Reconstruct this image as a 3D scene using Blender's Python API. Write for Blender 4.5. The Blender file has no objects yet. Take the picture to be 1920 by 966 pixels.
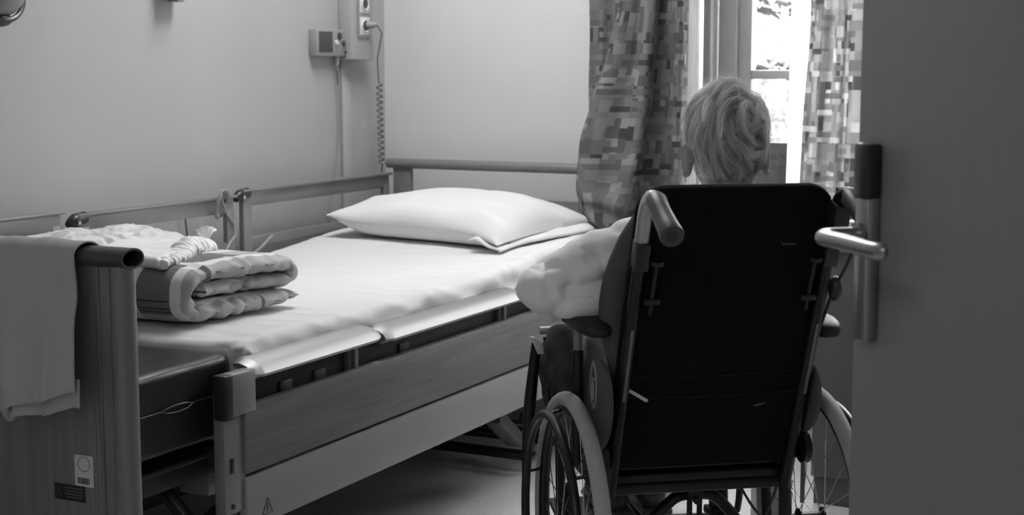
import bpy, bmesh, math, random
from mathutils import Vector, Matrix, noise, Euler
random.seed(7)
PI = math.pi
sc = bpy.context.scene
COL = sc.collection
V = Vector

# ------------------------------------------------------------------ materials
def lin(v):
    v = v / 255.0
    return v / 12.92 if v <= 0.04045 else ((v + 0.055) / 1.055) ** 2.4

def new_mat(name):
    m = bpy.data.materials.new(name)
    m.use_nodes = True
    nt = m.node_tree
    for n in list(nt.nodes):
        nt.nodes.remove(n)
    o = nt.nodes.new('ShaderNodeOutputMaterial')
    return m, nt, o

def mat(name, g, rough=0.6, metal=0.0, spec=0.5, var=0.0, vscale=(8, 8, 8), bump=0.0, bscale=60.0, bdist=0.002, aniso=None, trans=0.0):
    """grey principled material; g is its base grey (0-255 sRGB), var a soft mottling"""
    m, nt, out = new_mat(name)
    p = nt.nodes.new('ShaderNodeBsdfPrincipled')
    a = lin(g)
    p.inputs['Base Color'].default_value = (a, a, a, 1)
    p.inputs['Roughness'].default_value = rough
    p.inputs['Metallic'].default_value = metal
    p.inputs['Specular IOR Level'].default_value = spec
    if trans:
        p.inputs['Subsurface Weight'].default_value = trans
        p.inputs['Subsurface Radius'].default_value = (0.01, 0.01, 0.01)
    tc = nt.nodes.new('ShaderNodeTexCoord')
    if var > 0:
        mp = nt.nodes.new('ShaderNodeMapping'); mp.inputs['Scale'].default_value = vscale
        nz = nt.nodes.new('ShaderNodeTexNoise'); nz.inputs['Scale'].default_value = 1.0; nz.inputs['Detail'].default_value = 6
        rp = nt.nodes.new('ShaderNodeMapRange')
        rp.inputs['From Min'].default_value = 0.3; rp.inputs['From Max'].default_value = 0.7
        rp.inputs['To Min'].default_value = a * (1 - var); rp.inputs['To Max'].default_value = a * (1 + var)
        nt.links.new(tc.outputs['Object'], mp.inputs['Vector']); nt.links.new(mp.outputs[0], nz.inputs['Vector'])
        nt.links.new(nz.outputs['Fac'], rp.inputs['Value']); nt.links.new(rp.outputs[0], p.inputs['Base Color'])
    if bump > 0:
        nb = nt.nodes.new('ShaderNodeTexNoise'); nb.inputs['Scale'].default_value = bscale; nb.inputs['Detail'].default_value = 4
        bp = nt.nodes.new('ShaderNodeBump'); bp.inputs['Strength'].default_value = bump; bp.inputs['Distance'].default_value = bdist
        nt.links.new(tc.outputs['Object'], nb.inputs['Vector']); nt.links.new(nb.outputs['Fac'], bp.inputs['Height'])
        nt.links.new(bp.outputs[0], p.inputs['Normal'])
    nt.links.new(p.outputs[0], out.inputs[0])
    return m

def wood(name, g, scale, rough=0.45, var=0.18, rings=False):
    """wood laminate: noise stretched along the grain"""
    m, nt, out = new_mat(name)
    p = nt.nodes.new('ShaderNodeBsdfPrincipled'); p.inputs['Roughness'].default_value = rough
    a = lin(g)
    tc = nt.nodes.new('ShaderNodeTexCoord'); mp = nt.nodes.new('ShaderNodeMapping'); mp.inputs['Scale'].default_value = scale
    n1 = nt.nodes.new('ShaderNodeTexNoise'); n1.inputs['Scale'].default_value = 1.0; n1.inputs['Detail'].default_value = 10
    n1.inputs['Roughness'].default_value = 0.7; n1.inputs['Distortion'].default_value = 0.6
    nt.links.new(tc.outputs['Object'], mp.inputs['Vector']); nt.links.new(mp.outputs[0], n1.inputs['Vector'])
    src = n1.outputs['Fac']
    if rings:
        mp2 = nt.nodes.new('ShaderNodeMapping'); mp2.inputs['Scale'].default_value = tuple(s * 0.12 for s in scale)
        n2 = nt.nodes.new('ShaderNodeTexNoise'); n2.inputs['Scale'].default_value = 1.0; n2.inputs['Detail'].default_value = 2
        mu = nt.nodes.new('ShaderNodeMath'); mu.operation = 'MULTIPLY'; mu.inputs[1].default_value = 14
        fr = nt.nodes.new('ShaderNodeMath'); fr.operation = 'PINGPONG'; fr.inputs[1].default_value = 1.0
        mx = nt.nodes.new('ShaderNodeMath'); mx.operation = 'MULTIPLY_ADD'; mx.inputs[1].default_value = 0.16
        nt.links.new(tc.outputs['Object'], mp2.inputs['Vector']); nt.links.new(mp2.outputs[0], n2.inputs['Vector'])
        nt.links.new(n2.outputs['Fac'], mu.inputs[0]); nt.links.new(mu.outputs[0], fr.inputs[0])
        nt.links.new(fr.outputs[0], mx.inputs[0]); nt.links.new(n1.outputs['Fac'], mx.inputs[2]); src = mx.outputs[0]
    rp = nt.nodes.new('ShaderNodeMapRange')
    rp.inputs['From Min'].default_value = 0.3; rp.inputs['From Max'].default_value = 0.75
    rp.inputs['To Min'].default_value = a * (1 + var); rp.inputs['To Max'].default_value = a * (1 - var)
    nt.links.new(src, rp.inputs['Value']); nt.links.new(rp.outputs[0], p.inputs['Base Color'])
    bp = nt.nodes.new('ShaderNodeBump'); bp.inputs['Strength'].default_value = 0.12; bp.inputs['Distance'].default_value = 0.001
    nt.links.new(n1.outputs['Fac'], bp.inputs['Height']); nt.links.new(bp.outputs[0], p.inputs['Normal'])
    nt.links.new(p.outputs[0], out.inputs[0])
    return m

def fabric_pattern(name, cell, lo, hi, translucent=0.35, plaid=False, sheer=0.0):
    """patchwork of grey rectangles in the UV of the cloth (UV in metres)"""
    m, nt, out = new_mat(name)
    N = nt.nodes.new; L = nt.links.new
    uv = N('ShaderNodeUVMap'); uv.uv_map = 'UVMap'
    def layer(scale, off):
        mp = N('ShaderNodeMapping'); mp.inputs['Scale'].default_value = (scale[0], scale[1], 1); mp.inputs['Location'].default_value = (off, off * 1.7, 0)
        fl = N('ShaderNodeVectorMath'); fl.operation = 'FLOOR'
        wn = N('ShaderNodeTexWhiteNoise'); wn.noise_dimensions = '2D'
        L(uv.outputs[0], mp.inputs['Vector']); L(mp.outputs[0], fl.inputs[0]); L(fl.outputs[0], wn.inputs['Vector'])
        return wn
    A = layer((1 / cell, 1 / cell), 0.3)
    B = layer((1 / (cell * 0.62), 1 / (cell * 1.35)), 5.1)
    Cc = layer((1 / (cell * 1.7), 1 / (cell * 0.55)), 9.7)
    def mix(a, b, sel, thr):
        gt = N('ShaderNodeMath'); gt.operation = 'GREATER_THAN'; gt.inputs[1].default_value = thr
        L(sel, gt.inputs[0])
        mx = N('ShaderNodeMix'); mx.data_type = 'FLOAT'
        L(gt.outputs[0], mx.inputs[0]); L(a, mx.inputs[2]); L(b, mx.inputs[3])
        return mx.outputs[0]
    sepB = N('ShaderNodeSeparateColor'); L(B.outputs['Color'], sepB.inputs[0])
    sepC = N('ShaderNodeSeparateColor'); L(Cc.outputs['Color'], sepC.inputs[0])
    f = mix(A.outputs['Value'], sepB.outputs[0], sepB.outputs[1], 0.62)
    f = mix(f, sepC.outputs[0], sepC.outputs[1], 0.72)
    rp = N('ShaderNodeValToRGB')
    cr = rp.color_ramp; cr.interpolation = 'CONSTANT'
    steps = [0.0, 0.10, 0.28, 0.5, 0.72, 0.9]
    vals = [lo, lo + (hi - lo) * .32, lo + (hi - lo) * .5, lo + (hi - lo) * .62, lo + (hi - lo) * .78, hi]
    while len(cr.elements) < len(steps): cr.elements.new(0.5)
    for e, s, v in zip(cr.elements, steps, vals):
        e.position = s; e.color = (lin(v), lin(v), lin(v), 1)
    L(f, rp.inputs[0])
    # fine weave
    mpw = N('ShaderNodeMapping'); mpw.inputs['Scale'].default_value = (900, 900, 1)
    ck = N('ShaderNodeTexNoise'); ck.inputs['Scale'].default_value = 1.0
    L(uv.outputs[0], mpw.inputs['Vector']); L(mpw.outputs[0], ck.inputs['Vector'])
    wv = N('ShaderNodeMapRange'); wv.inputs['To Min'].default_value = 0.82; wv.inputs['To Max'].default_value = 1.15
    L(ck.outputs['Fac'], wv.inputs['Value'])
    mul = N('ShaderNodeVectorMath'); mul.operation = 'SCALE'
    L(rp.outputs[0], mul.inputs[0]); L(wv.outputs[0], mul.inputs['Scale'])
    d = N('ShaderNodeBsdfDiffuse'); t = N('ShaderNodeBsdfTranslucent'); ms = N('ShaderNodeMixShader'); ms.inputs[0].default_value = translucent
    L(mul.outputs[0], d.inputs[0]); L(mul.outputs[0], t.inputs[0]); L(d.outputs[0], ms.inputs[1]); L(t.outputs[0], ms.inputs[2])
    res = ms.outputs[0]
    if sheer > 0:
        tr = N('ShaderNodeBsdfTransparent'); m2 = N('ShaderNodeMixShader'); m2.inputs[0].default_value = sheer
        L(res, m2.inputs[1]); L(tr.outputs[0], m2.inputs[2]); res = m2.outputs[0]
    L(res, out.inputs[0])
    return m

def glass_mat(name):
    m, nt, out = new_mat(name)
    t = nt.nodes.new('ShaderNodeBsdfTransparent'); t.inputs[0].default_value = (.95, .95, .95, 1)
    g = nt.nodes.new('ShaderNodeBsdfGlossy'); g.inputs['Roughness'].default_value = 0.02
    mx = nt.nodes.new('ShaderNodeMixShader'); mx.inputs[0].default_value = 0.05
    nt.links.new(t.outputs[0], mx.inputs[1]); nt.links.new(g.outputs[0], mx.inputs[2]); nt.links.new(mx.outputs[0], out.inputs[0])
    return m

def sheer_mat(name, tr=0.3):
    m, nt, out = new_mat(name)
    t = nt.nodes.new('ShaderNodeBsdfTransparent')
    d = nt.nodes.new('ShaderNodeBsdfDiffuse'); d.inputs[0].default_value = (.85, .85, .85, 1)
    l = nt.nodes.new('ShaderNodeBsdfTranslucent'); l.inputs[0].default_value = (.9, .9, .9, 1)
    m1 = nt.nodes.new('ShaderNodeMixShader'); m1.inputs[0].default_value = 0.65
    m2 = nt.nodes.new('ShaderNodeMixShader'); m2.inputs[0].default_value = tr
    nt.links.new(d.outputs[0], m1.inputs[1]); nt.links.new(l.outputs[0], m1.inputs[2])
    nt.links.new(m1.outputs[0], m2.inputs[1]); nt.links.new(t.outputs[0], m2.inputs[2]); nt.links.new(m2.outputs[0], out.inputs[0])
    return m

def leaf_mat(name, g):
    m, nt, out = new_mat(name)
    d = nt.nodes.new('ShaderNodeBsdfDiffuse'); l = nt.nodes.new('ShaderNodeBsdfTranslucent')
    a = lin(g); d.inputs[0].default_value = (a, a, a, 1); l.inputs[0].default_value = (a, a, a, 1)
    m1 = nt.nodes.new('ShaderNodeMixShader'); m1.inputs[0].default_value = 0.45
    nt.links.new(d.outputs[0], m1.inputs[1]); nt.links.new(l.outputs[0], m1.inputs[2]); nt.links.new(m1.outputs[0], out.inputs[0])
    return m

M = dict(
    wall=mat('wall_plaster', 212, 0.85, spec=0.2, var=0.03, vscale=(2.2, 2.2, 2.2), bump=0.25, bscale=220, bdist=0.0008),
    wall_side_dimmed=mat('side_wall_plaster_dimmed', 179, 0.85, spec=0.2, var=0.03, vscale=(2.2, 2.2, 2.2), bump=0.25, bscale=220, bdist=0.0008),  # darker grey puts the left wall's weaker light into its colour
    ceiling=mat('ceiling_paint', 225, 0.9, spec=0.2, var=0.02),
    floor=mat('speckled_linoleum', 196, 0.38, spec=0.5, var=0.16, vscale=(90, 90, 90)),
    trim=mat('white_trim_paint', 200, 0.4, var=0.03),
    winframe=mat('window_frame_paint', 172, 0.4, var=0.03),
    bedwood=wood('grey_oak_laminate', 116, (60, 3.0, 60), 0.42, 0.22, rings=True),
    bedwood_v=wood('grey_oak_laminate_upright', 116, (60, 60, 2.5), 0.42, 0.22, rings=True),
    bedwhite=mat('pale_panel_laminate', 146, 0.4, var=0.03),
    bedmetal=mat('painted_bed_metal', 128, 0.4, metal=0.2, var=0.05),
    beddark=mat('dark_bed_steel', 60, 0.45, metal=0.4, var=0.06),
    alu=mat('brushed_aluminium', 150, 0.50, metal=0.95, var=0.05, vscale=(40, 2, 40)),
    black_plastic=mat('black_plastic', 34, 0.35, var=0.1),
    cap=mat('dark_rubber_cap', 62, 0.38, var=0.05),
    vinyl=mat('dark_vinyl', 42, 0.33, var=0.06, bump=0.25, bscale=400, bdist=0.0006),
    sheet=mat('white_cotton_sheet', 212, 0.9, spec=0.15, var=0.02, bump=0.35, bscale=500, bdist=0.0008),
    pillowcase=mat('white_pillowcase', 222, 0.85, spec=0.15, var=0.015, bump=0.2, bscale=600, bdist=0.0005),
    duvet=mat('pale_grey_cotton', 182, 0.9, spec=0.1, var=0.06, bump=0.3, bscale=400, bdist=0.0008),
    duvet_white=mat('duvet_white_band', 220, 0.9, spec=0.1, var=0.02),
    duvet_dark=mat('duvet_dark_block', 118, 0.9, spec=0.1, var=0.04, bump=0.3, bscale=400, bdist=0.0008),
    thread=mat('dark_print', 40, 0.9),
    pad=mat('white_pad_plastic', 232, 0.45, spec=0.4, var=0.02),
    bag=mat('crumpled_white_film', 205, 0.4, spec=0.4, var=0.05),
    towel=mat('towel_cotton', 172, 0.95, spec=0.1, var=0.05, bump=0.4, bscale=350, bdist=0.001),
    chairblack=mat('black_chair_fabric', 18, 0.92, spec=0.12, var=0.15, vscale=(40, 40, 40), bump=0.3, bscale=500, bdist=0.0006),
    chairframe=mat('black_painted_tube', 26, 0.35, metal=0.3, var=0.05),
    cushion=mat('dark_grey_cushion', 84, 0.9, spec=0.15, var=0.08),
    greytube=mat('silver_grey_tube', 172, 0.35, metal=0.55, var=0.05),
    grip=mat('dark_grey_grip', 62, 0.42, var=0.06),
    leather=mat('armrest_pad_leatherette', 36, 0.5, spec=0.3, var=0.06),
    tyre=mat('grey_solid_tyre', 160, 0.75, var=0.06),
    chrome=mat('bright_steel', 190, 0.2, metal=1.0),
    label=mat('white_label', 195, 0.6),
    midlabel=mat('grey_label', 105, 0.6),
    darklabel=mat('dark_label', 30, 0.5),
    skin=mat('skin', 142, 0.55, spec=0.35, var=0.06, vscale=(60, 60, 60), trans=0.08),
    hair=mat('silver_hair', 165, 0.6, spec=0.5, var=0.22, vscale=(120, 120, 20)),
    hair_strand=None,
    shirt=mat('pale_cotton_shirt', 226, 0.9, spec=0.1, var=0.03, bump=0.3, bscale=600, bdist=0.0006),
    trousers=mat('dark_trousers', 52, 0.85, spec=0.2, var=0.2, vscale=(25, 25, 25)),
    shoe=mat('shoe_leather', 58, 0.4, var=0.1),
    door=wood('door_laminate', 128, (70, 70, 1.6), 0.5, 0.07),
    steel=mat('satin_steel', 165, 0.3, metal=0.9, var=0.03),
    cabinet=mat('dark_grey_cabinet', 92, 0.55, var=0.04),
    cable=mat('pale_cable', 150, 0.5), cable_dark=mat('grey_cable', 96, 0.5),
    unit=mat('call_unit_plastic', 150, 0.5, var=0.03), grille=mat('speaker_grille', 78, 0.8, var=0.3, vscale=(500, 500, 500)),
    button=mat('dark_button', 66, 0.3), lightbutton=mat('pale_button', 215, 0.3),
    curtain=fabric_pattern('patchwork_curtain_cloth', 0.036, 96, 176, 0.42),
    curtain_thin=fabric_pattern('plaid_curtain_cloth', 0.033, 112, 200, 0.75, sheer=0.05),
    glass=glass_mat('window_glass'), sheer=sheer_mat('net_curtain', 0.28),
    leaf=leaf_mat('tree_leaf', 195), leafb=leaf_mat('tree_leaf_pale', 205), bark=mat('bark', 60, 0.9, var=0.3),
    parapet=mat('dark_speckled_board', 34, 0.8, var=0.5, vscale=(45, 45, 45)),
    asphalt=mat('outdoor_ground', 120, 0.9, var=0.1),
)

def hair_material():
    m, nt, out = new_mat('silver_hair_strand')
    p = nt.nodes.new('ShaderNodeBsdfPrincipled'); p.inputs['Roughness'].default_value = .32; p.inputs['Specular IOR Level'].default_value = .8
    at = nt.nodes.new('ShaderNodeAttribute'); at.attribute_name = 'lock'
    mu = nt.nodes.new('ShaderNodeVectorMath'); mu.operation = 'SCALE'; mu.inputs['Scale'].default_value = .98
    nt.links.new(at.outputs['Color'], mu.inputs[0]); nt.links.new(mu.outputs[0], p.inputs['Base Color'])
    tl = nt.nodes.new('ShaderNodeBsdfTranslucent'); nt.links.new(mu.outputs[0], tl.inputs[0])
    mx = nt.nodes.new('ShaderNodeMixShader'); mx.inputs[0].default_value = .48
    nt.links.new(p.outputs[0], mx.inputs[1]); nt.links.new(tl.outputs[0], mx.inputs[2]); nt.links.new(mx.outputs[0], out.inputs[0])
    return m
M['hair_strand'] = hair_material()

# ------------------------------------------------------------------ geometry helpers
def frame_from(d, up=V((0, 0, 1))):
    d = d.normalized()
    if abs(d.dot(up)) > 0.98: up = V((0, 1, 0))
    x = up.cross(d).normalized(); y = d.cross(x).normalized()
    return x, y, d

class MB:
    def __init__(s): s.bm = bmesh.new()
    def _merge(s, b, mtx=None):
        if mtx is not None: b.transform(mtx)
        me = bpy.data.meshes.new('tmp'); b.to_mesh(me); b.free(); s.bm.from_mesh(me); bpy.data.meshes.remove(me)
    def box(s, c, size, rot=None, bev=0.0, seg=2):
        b = bmesh.new(); bmesh.ops.create_cube(b, size=1.0)
        bmesh.ops.scale(b, vec=size, verts=b.verts)
        if bev > 0: bmesh.ops.bevel(b, geom=list(b.edges), offset=min(bev, min(size) * 0.49), segments=seg, profile=0.5, affect='EDGES')
        m = Matrix.Translation(V(c))
        if rot is not None: m = m @ (rot.to_4x4() if isinstance(rot, Matrix) else Euler(rot).to_matrix().to_4x4())
        s._merge(b, m); return s
    def ell(s, c, r, rot=None, n=24):
        b = bmesh.new(); bmesh.ops.create_uvsphere(b, u_segments=n, v_segments=max(8, n // 2), radius=1.0)
        bmesh.ops.scale(b, vec=r, verts=b.verts)
        m = Matrix.Translation(V(c))
        if rot is not None: m = m @ Euler(rot).to_matrix().to_4x4()
        s._merge(b, m); return s
    def tube(s, pts, r, n=12, flat=1.0, closed=False, up=V((0, 0, 1)), caps=True, sm=0):
        pts = [V(p) for p in pts]
        rr = [r] * len(pts) if isinstance(r, (int, float)) else list(r)
        if sm and not closed:
            P, R = [], []
            for i in range(len(pts) - 1):
                p0 = pts[max(i - 1, 0)]; p1 = pts[i]; p2 = pts[i + 1]; p3 = pts[min(i + 2, len(pts) - 1)]
                for k in range(sm):
                    t = k / sm
                    P.append(0.5 * ((2 * p1) + (p2 - p0) * t + (2 * p0 - 5 * p1 + 4 * p2 - p3) * t * t + (3 * p1 - p0 - 3 * p2 + p3) * t ** 3))
                    R.append(rr[i] * (1 - t) + rr[i + 1] * t)
            P.append(pts[-1]); R.append(rr[-1]); pts, rr = P, R
        N = len(pts); rings = []
        x = None
        for i, p in enumerate(pts):
            if closed: d = pts[(i + 1) % N] - pts[i - 1]
            else: d = pts[min(i + 1, N - 1)] - pts[max(i - 1, 0)]
            d.normalize()
            if x is None:
                x, y, _ = frame_from(d, up)
            else:
                x = (x - d * x.dot(d)).normalized(); y = d.cross(x).normalized()
            rings.append([s.bm.verts.new(p + (x * math.cos(a) + y * math.sin(a) * flat) * rr[i]) for a in [2 * PI * k / n for k in range(n)]])
        for i in range(N if closed else N - 1):
            A = rings[i]; B = rings[(i + 1) % N]
            for k in range(n): s.bm.faces.new((A[k], A[(k + 1) % n], B[(k + 1) % n], B[k]))
        if caps and not closed:
            s.bm.faces.new(list(reversed(rings[0]))); s.bm.faces.new(rings[-1])
        return s
    def cyl(s, a, b, r, n=20, r2=None): return s.tube([a, b], [r, r if r2 is None else r2], n=n)
    def torus(s, c, R, r, axis, n=48, m=12, flat=1.0):
        x, y, _ = frame_from(V(axis))
        pts = [V(c) + (x * math.cos(t) + y * math.sin(t)) * R for t in [2 * PI * k / n for k in range(n)]]
        # ring cross-section frames: radial and axial
        rings = []
        ax = V(axis).normalized()
        for p in pts:
            rad = (p - V(c)).normalized()
            rings.append([s.bm.verts.new(p + rad * math.cos(a) * r + ax * math.sin(a) * r * flat) for a in [2 * PI * k / m for k in range(m)]])
        for i in range(n):
            A = rings[i]; B = rings[(i + 1) % n]
            for k in range(m): s.bm.faces.new((A[k], B[k], B[(k + 1) % m], A[(k + 1) % m]))
        return s
    def prism(s, outline, thick, mtx, inset=0.0):
        """outline in local xy, extruded along local z by thick (centred)"""
        b = bmesh.new()
        vs = [b.verts.new((p[0], p[1], -thick / 2)) for p in outline]
        f = b.faces.new(vs)
        e = bmesh.ops.extrude_face_region(b, geom=[f])
        bmesh.ops.translate(b, vec=(0, 0, thick), verts=[v for v in e['geom'] if isinstance(v, bmesh.types.BMVert)])
        if inset > 0:
            ed = [x for x in b.edges if abs(x.verts[0].co.z - x.verts[1].co.z) < 1e-6]
            bmesh.ops.bevel(b, geom=ed, offset=inset, segments=3, profile=0.5, affect='EDGES')
        s._merge(b, mtx); return s
    def grid(s, fn, nu, nv, uv=None, closed_u=False):
        G = [[s.bm.verts.new(fn(i / nu, j / nv)) for j in range(nv + 1)] for i in range(nu + (0 if closed_u else 1))]
        layer = s.bm.loops.layers.uv.get('UVMap') or s.bm.loops.layers.uv.new('UVMap')
        L = len(G)
        for i in range(nu):
            for j in range(nv):
                q = (G[i][j], G[(i + 1) % L][j], G[(i + 1) % L][j + 1], G[i][j + 1])
                try: f = s.bm.faces.new(q)
                except ValueError: continue
                if uv:
                    for lp, (a, b_) in zip(f.loops, ((i, j), (i + 1, j), (i + 1, j + 1), (i, j + 1))): lp[layer].uv = uv(a / nu, b_ / nv)
        return s
    def out(s, name, m, parent=None, smooth=True, solid=0.0, sub=0, angle=40, recalc=True):
        if recalc: bmesh.ops.recalc_face_normals(s.bm, faces=s.bm.faces)
        me = bpy.data.meshes.new(name); s.bm.to_mesh(me); s.bm.free()
        me.materials.append(m)
        if smooth:
            for p in me.polygons: p.use_smooth = True
            try: me.set_sharp_from_angle(angle=math.radians(angle))
            except Exception: pass
        o = bpy.data.objects.new(name, me); COL.objects.link(o)
        if parent is not None: o.parent = parent
        if solid:
            md = o.modifiers.new('Solidify', 'SOLIDIFY'); md.thickness = solid; md.offset = 0
        if sub:
            md = o.modifiers.new('Subsurf', 'SUBSURF'); md.levels = sub; md.render_levels = sub
        return o

def tag(o, label=None, cat=None, group=None, kind=None):
    if label: o['label'] = label
    if cat: o['category'] = cat
    if group: o['group'] = group
    if kind: o['kind'] = kind
    return o

def empty(name, loc=(0, 0, 0), rz=0.0, **k):
    o = bpy.data.objects.new(name, None); COL.objects.link(o)
    o.location = loc; o.rotation_euler = (0, 0, rz); o.empty_display_size = 0.1
    return tag(o, **k)

def fuse(mb, name, m, parent=None, voxel=0.006, smooth_it=6, disp=None):
    """one continuous surface from overlapping closed shapes, then displaced vertex by vertex"""
    tmp = mb.out('tmp_fuse', m, None)
    md = tmp.modifiers.new('R', 'REMESH'); md.mode = 'VOXEL'; md.voxel_size = voxel
    if smooth_it:
        ms = tmp.modifiers.new('S', 'SMOOTH'); ms.iterations = smooth_it; ms.factor = 0.5
    dg = bpy.context.evaluated_depsgraph_get(); dg.update()
    me = bpy.data.meshes.new_from_object(tmp.evaluated_get(dg), depsgraph=dg)
    old = tmp.data; bpy.data.objects.remove(tmp); bpy.data.meshes.remove(old)
    me.name = name
    me.materials.clear(); me.materials.append(m)
    if disp:
        nn = [v.normal.copy() for v in me.vertices]
        for v, n in zip(me.vertices, nn): v.co = disp(v.co.copy(), n)
    for p in me.polygons: p.use_smooth = True
    o = bpy.data.objects.new(name, me); COL.objects.link(o)
    if parent is not None: o.parent = parent
    return o

def nz(p, s=1.0): return noise.noise(V(p) * s)
def ss(a, b, x):
    t = max(0.0, min(1.0, (x - a) / (b - a))); return t * t * (3 - 2 * t)
def ridge(p, s): return 1.0 - abs(noise.noise(V(p) * s)) * 2.0

def roundbox(mb, lo, hi, rad, n, disp=None):
    """closed box with rounded edges, dense enough to be displaced"""
    lo = V(lo); hi = V(hi)
    b = bmesh.new(); bmesh.ops.create_cube(b, size=1.0)
    # subdivide by grid along each axis
    for ax in range(3):
        k = n[ax]
        for t in range(1, k):
            co = V((0, 0, 0)); co[ax] = -0.5 + t / k
            no = V((0, 0, 0)); no[ax] = 1
            bmesh.ops.bisect_plane(b, geom=list(b.verts) + list(b.edges) + list(b.faces), plane_co=co, plane_no=no)
    size = hi - lo
    for v in b.verts:
        p = V((lo[i] + (v.co[i] + 0.5) * size[i] for i in range(3)))
        q = V((min(max(p[i], lo[i] + rad), hi[i] - rad) for i in range(3)))
        d = p - q
        if d.length > 1e-9: p = q + d.normalized() * rad
        v.co = p
    if disp:
        b.normal_update()
        nn = [v.normal.copy() for v in b.verts]
        for v, m_ in zip(b.verts, nn): v.co = disp(v.co.copy(), m_)
    mb._merge(b); return mb

# ------------------------------------------------------------------ the room
XL, YB, ZC = -3.08, 5.05, 2.85        # left wall, head wall, ceiling
XR, YF = 1.35, 1.42                   # right wall, doorway wall
def struct(o): o['kind'] = 'structure'; return o
def sbox(name, lo, hi, m, parent=None, bev=0.0):
    lo = V(lo); hi = V(hi); b = MB(); b.box((lo + hi) / 2, tuple(hi - lo), bev=bev)
    o = b.out(name, m, parent, smooth=bev > 0)
    if parent is None: struct(o)
    return o

sbox('floor', (XL - .15, -1.75, -0.1), (XR + .15, YB + .3, 0), M['floor'])
sbox('ceiling', (XL - .15, -1.75, ZC), (XR + .15, YB + .3, ZC + 0.1), M['ceiling'])
sbox('wall_left', (XL - .12, -1.75, 0), (XL, YB + .3, ZC), M['wall_side_dimmed'])
sbox('wall_right', (XR, -1.75, 0), (XR + .12, YB + .3, ZC), M['wall'])
sbox('wall_corridor', (XL, -1.75, 0), (XR, -1.63, ZC), M['wall'])
# head wall with the window opening
WX0, WX1, WZ0, WZ1 = -1.86, -0.30, 0.66, 2.55
b = MB()
for lo, hi in (((XL, YB, 0), (WX0, YB + .3, ZC)), ((WX1, YB, 0), (XR, YB + .3, ZC)),
               ((WX0, YB, 0), (WX1, YB + .3, WZ0)), ((WX0, YB, WZ1), (WX1, YB + .3, ZC))):
    lo = V(lo); hi = V(hi); b.box((lo + hi) / 2, tuple(hi - lo))
struct(b.out('wall_back', M['wall'], smooth=False))
# doorway wall
DX0, DX1, DZ = -1.62, 0.16, 2.15
b = MB()
for lo, hi in (((XL, YF - .14, 0), (DX0, YF, ZC)), ((DX1, YF - .14, 0), (XR, YF, ZC)), ((DX0, YF - .14, DZ), (DX1, YF, ZC))):
    lo = V(lo); hi = V(hi); b.box((lo + hi) / 2, tuple(hi - lo))
struct(b.out('wall_front', M['wall'], smooth=False))
sbox('baseboard_back', (XL, YB - .014, 0), (-1.3, YB, .09), M['trim'], bev=.003)
sbox('baseboard_left', (XL, YF, 0), (XL + .014, YB - .014, .09), M['trim'], bev=.003)

# window
win = empty('window_1', (0, 0, 0)); struct(win)
fy = YB + 0.14
def bar(b, x0, x1, z0, z1, y=fy, d=0.055, bev=.004): b.box(((x0 + x1) / 2, y, (z0 + z1) / 2), (x1 - x0, d, z1 - z0), bev=bev)
b = MB()
bar(b, WX0, -1.845, WZ0, WZ1, y=fy - .02, d=.11); bar(b, -1.815, -1.786, WZ0, WZ1, y=fy - .02, d=.11); bar(b, WX1 - .07, WX1, WZ0, WZ1, y=fy - .02, d=.11)
bar(b, WX0, WX1, WZ0, WZ0 + .06, y=fy - .02, d=.11); bar(b, WX0, WX1, WZ1 - .07, WZ1, y=fy - .02, d=.11)
bar(b, -1.778, -1.712, WZ0 + .06, WZ1 - .07, y=fy + .01)
b.out('window_frame', M['winframe'], win)
sash_x = [(-1.708, -1.02), (-1.01, -0.37)]
for k, (x0, x1) in enumerate(sash_x):
    b = MB()
    l = .046
    bar(b, x0, x0 + l, .73, 2.47, y=fy + .03); bar(b, x1 - l, x1, .73, 2.47, y=fy + .03)
    bar(b, x0, x1, .73, .77, y=fy + .03); bar(b, x0, x1, 2.41, 2.47, y=fy + .03)
    xm = x0 + .046 + .193
    bar(b, xm, xm + .03, .74, 2.46, y=fy + .03)
    for z in (1.257, 1.66, 2.05): bar(b, x0 + l, x1 - l, z, z + .031, y=fy + .03)
    s = b.out('window_sash', M['winframe'], win)
    g = MB(); g.box(((x0 + x1) / 2, fy + .03, 1.60), (x1 - x0 - .02, .005, 1.72)); g.out('pane', M['glass'], s, smooth=False)
b = MB(); b.box(((WX0 + WX1) / 2, YB + .02, WZ0 - .014), (WX1 - WX0 + .06, .17, .03), bev=.006)
b.out('window_sill', M['trim'], win)

# outside the window
(sbox('balcony_parapet', (-3.5, 5.62, -0.1), (1.5, 5.70, 1.012), M['parapet']))
sbox('outdoor_ground', (-25, YB + .3, -0.25), (25, 40, -0.11), M['asphalt'])

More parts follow.
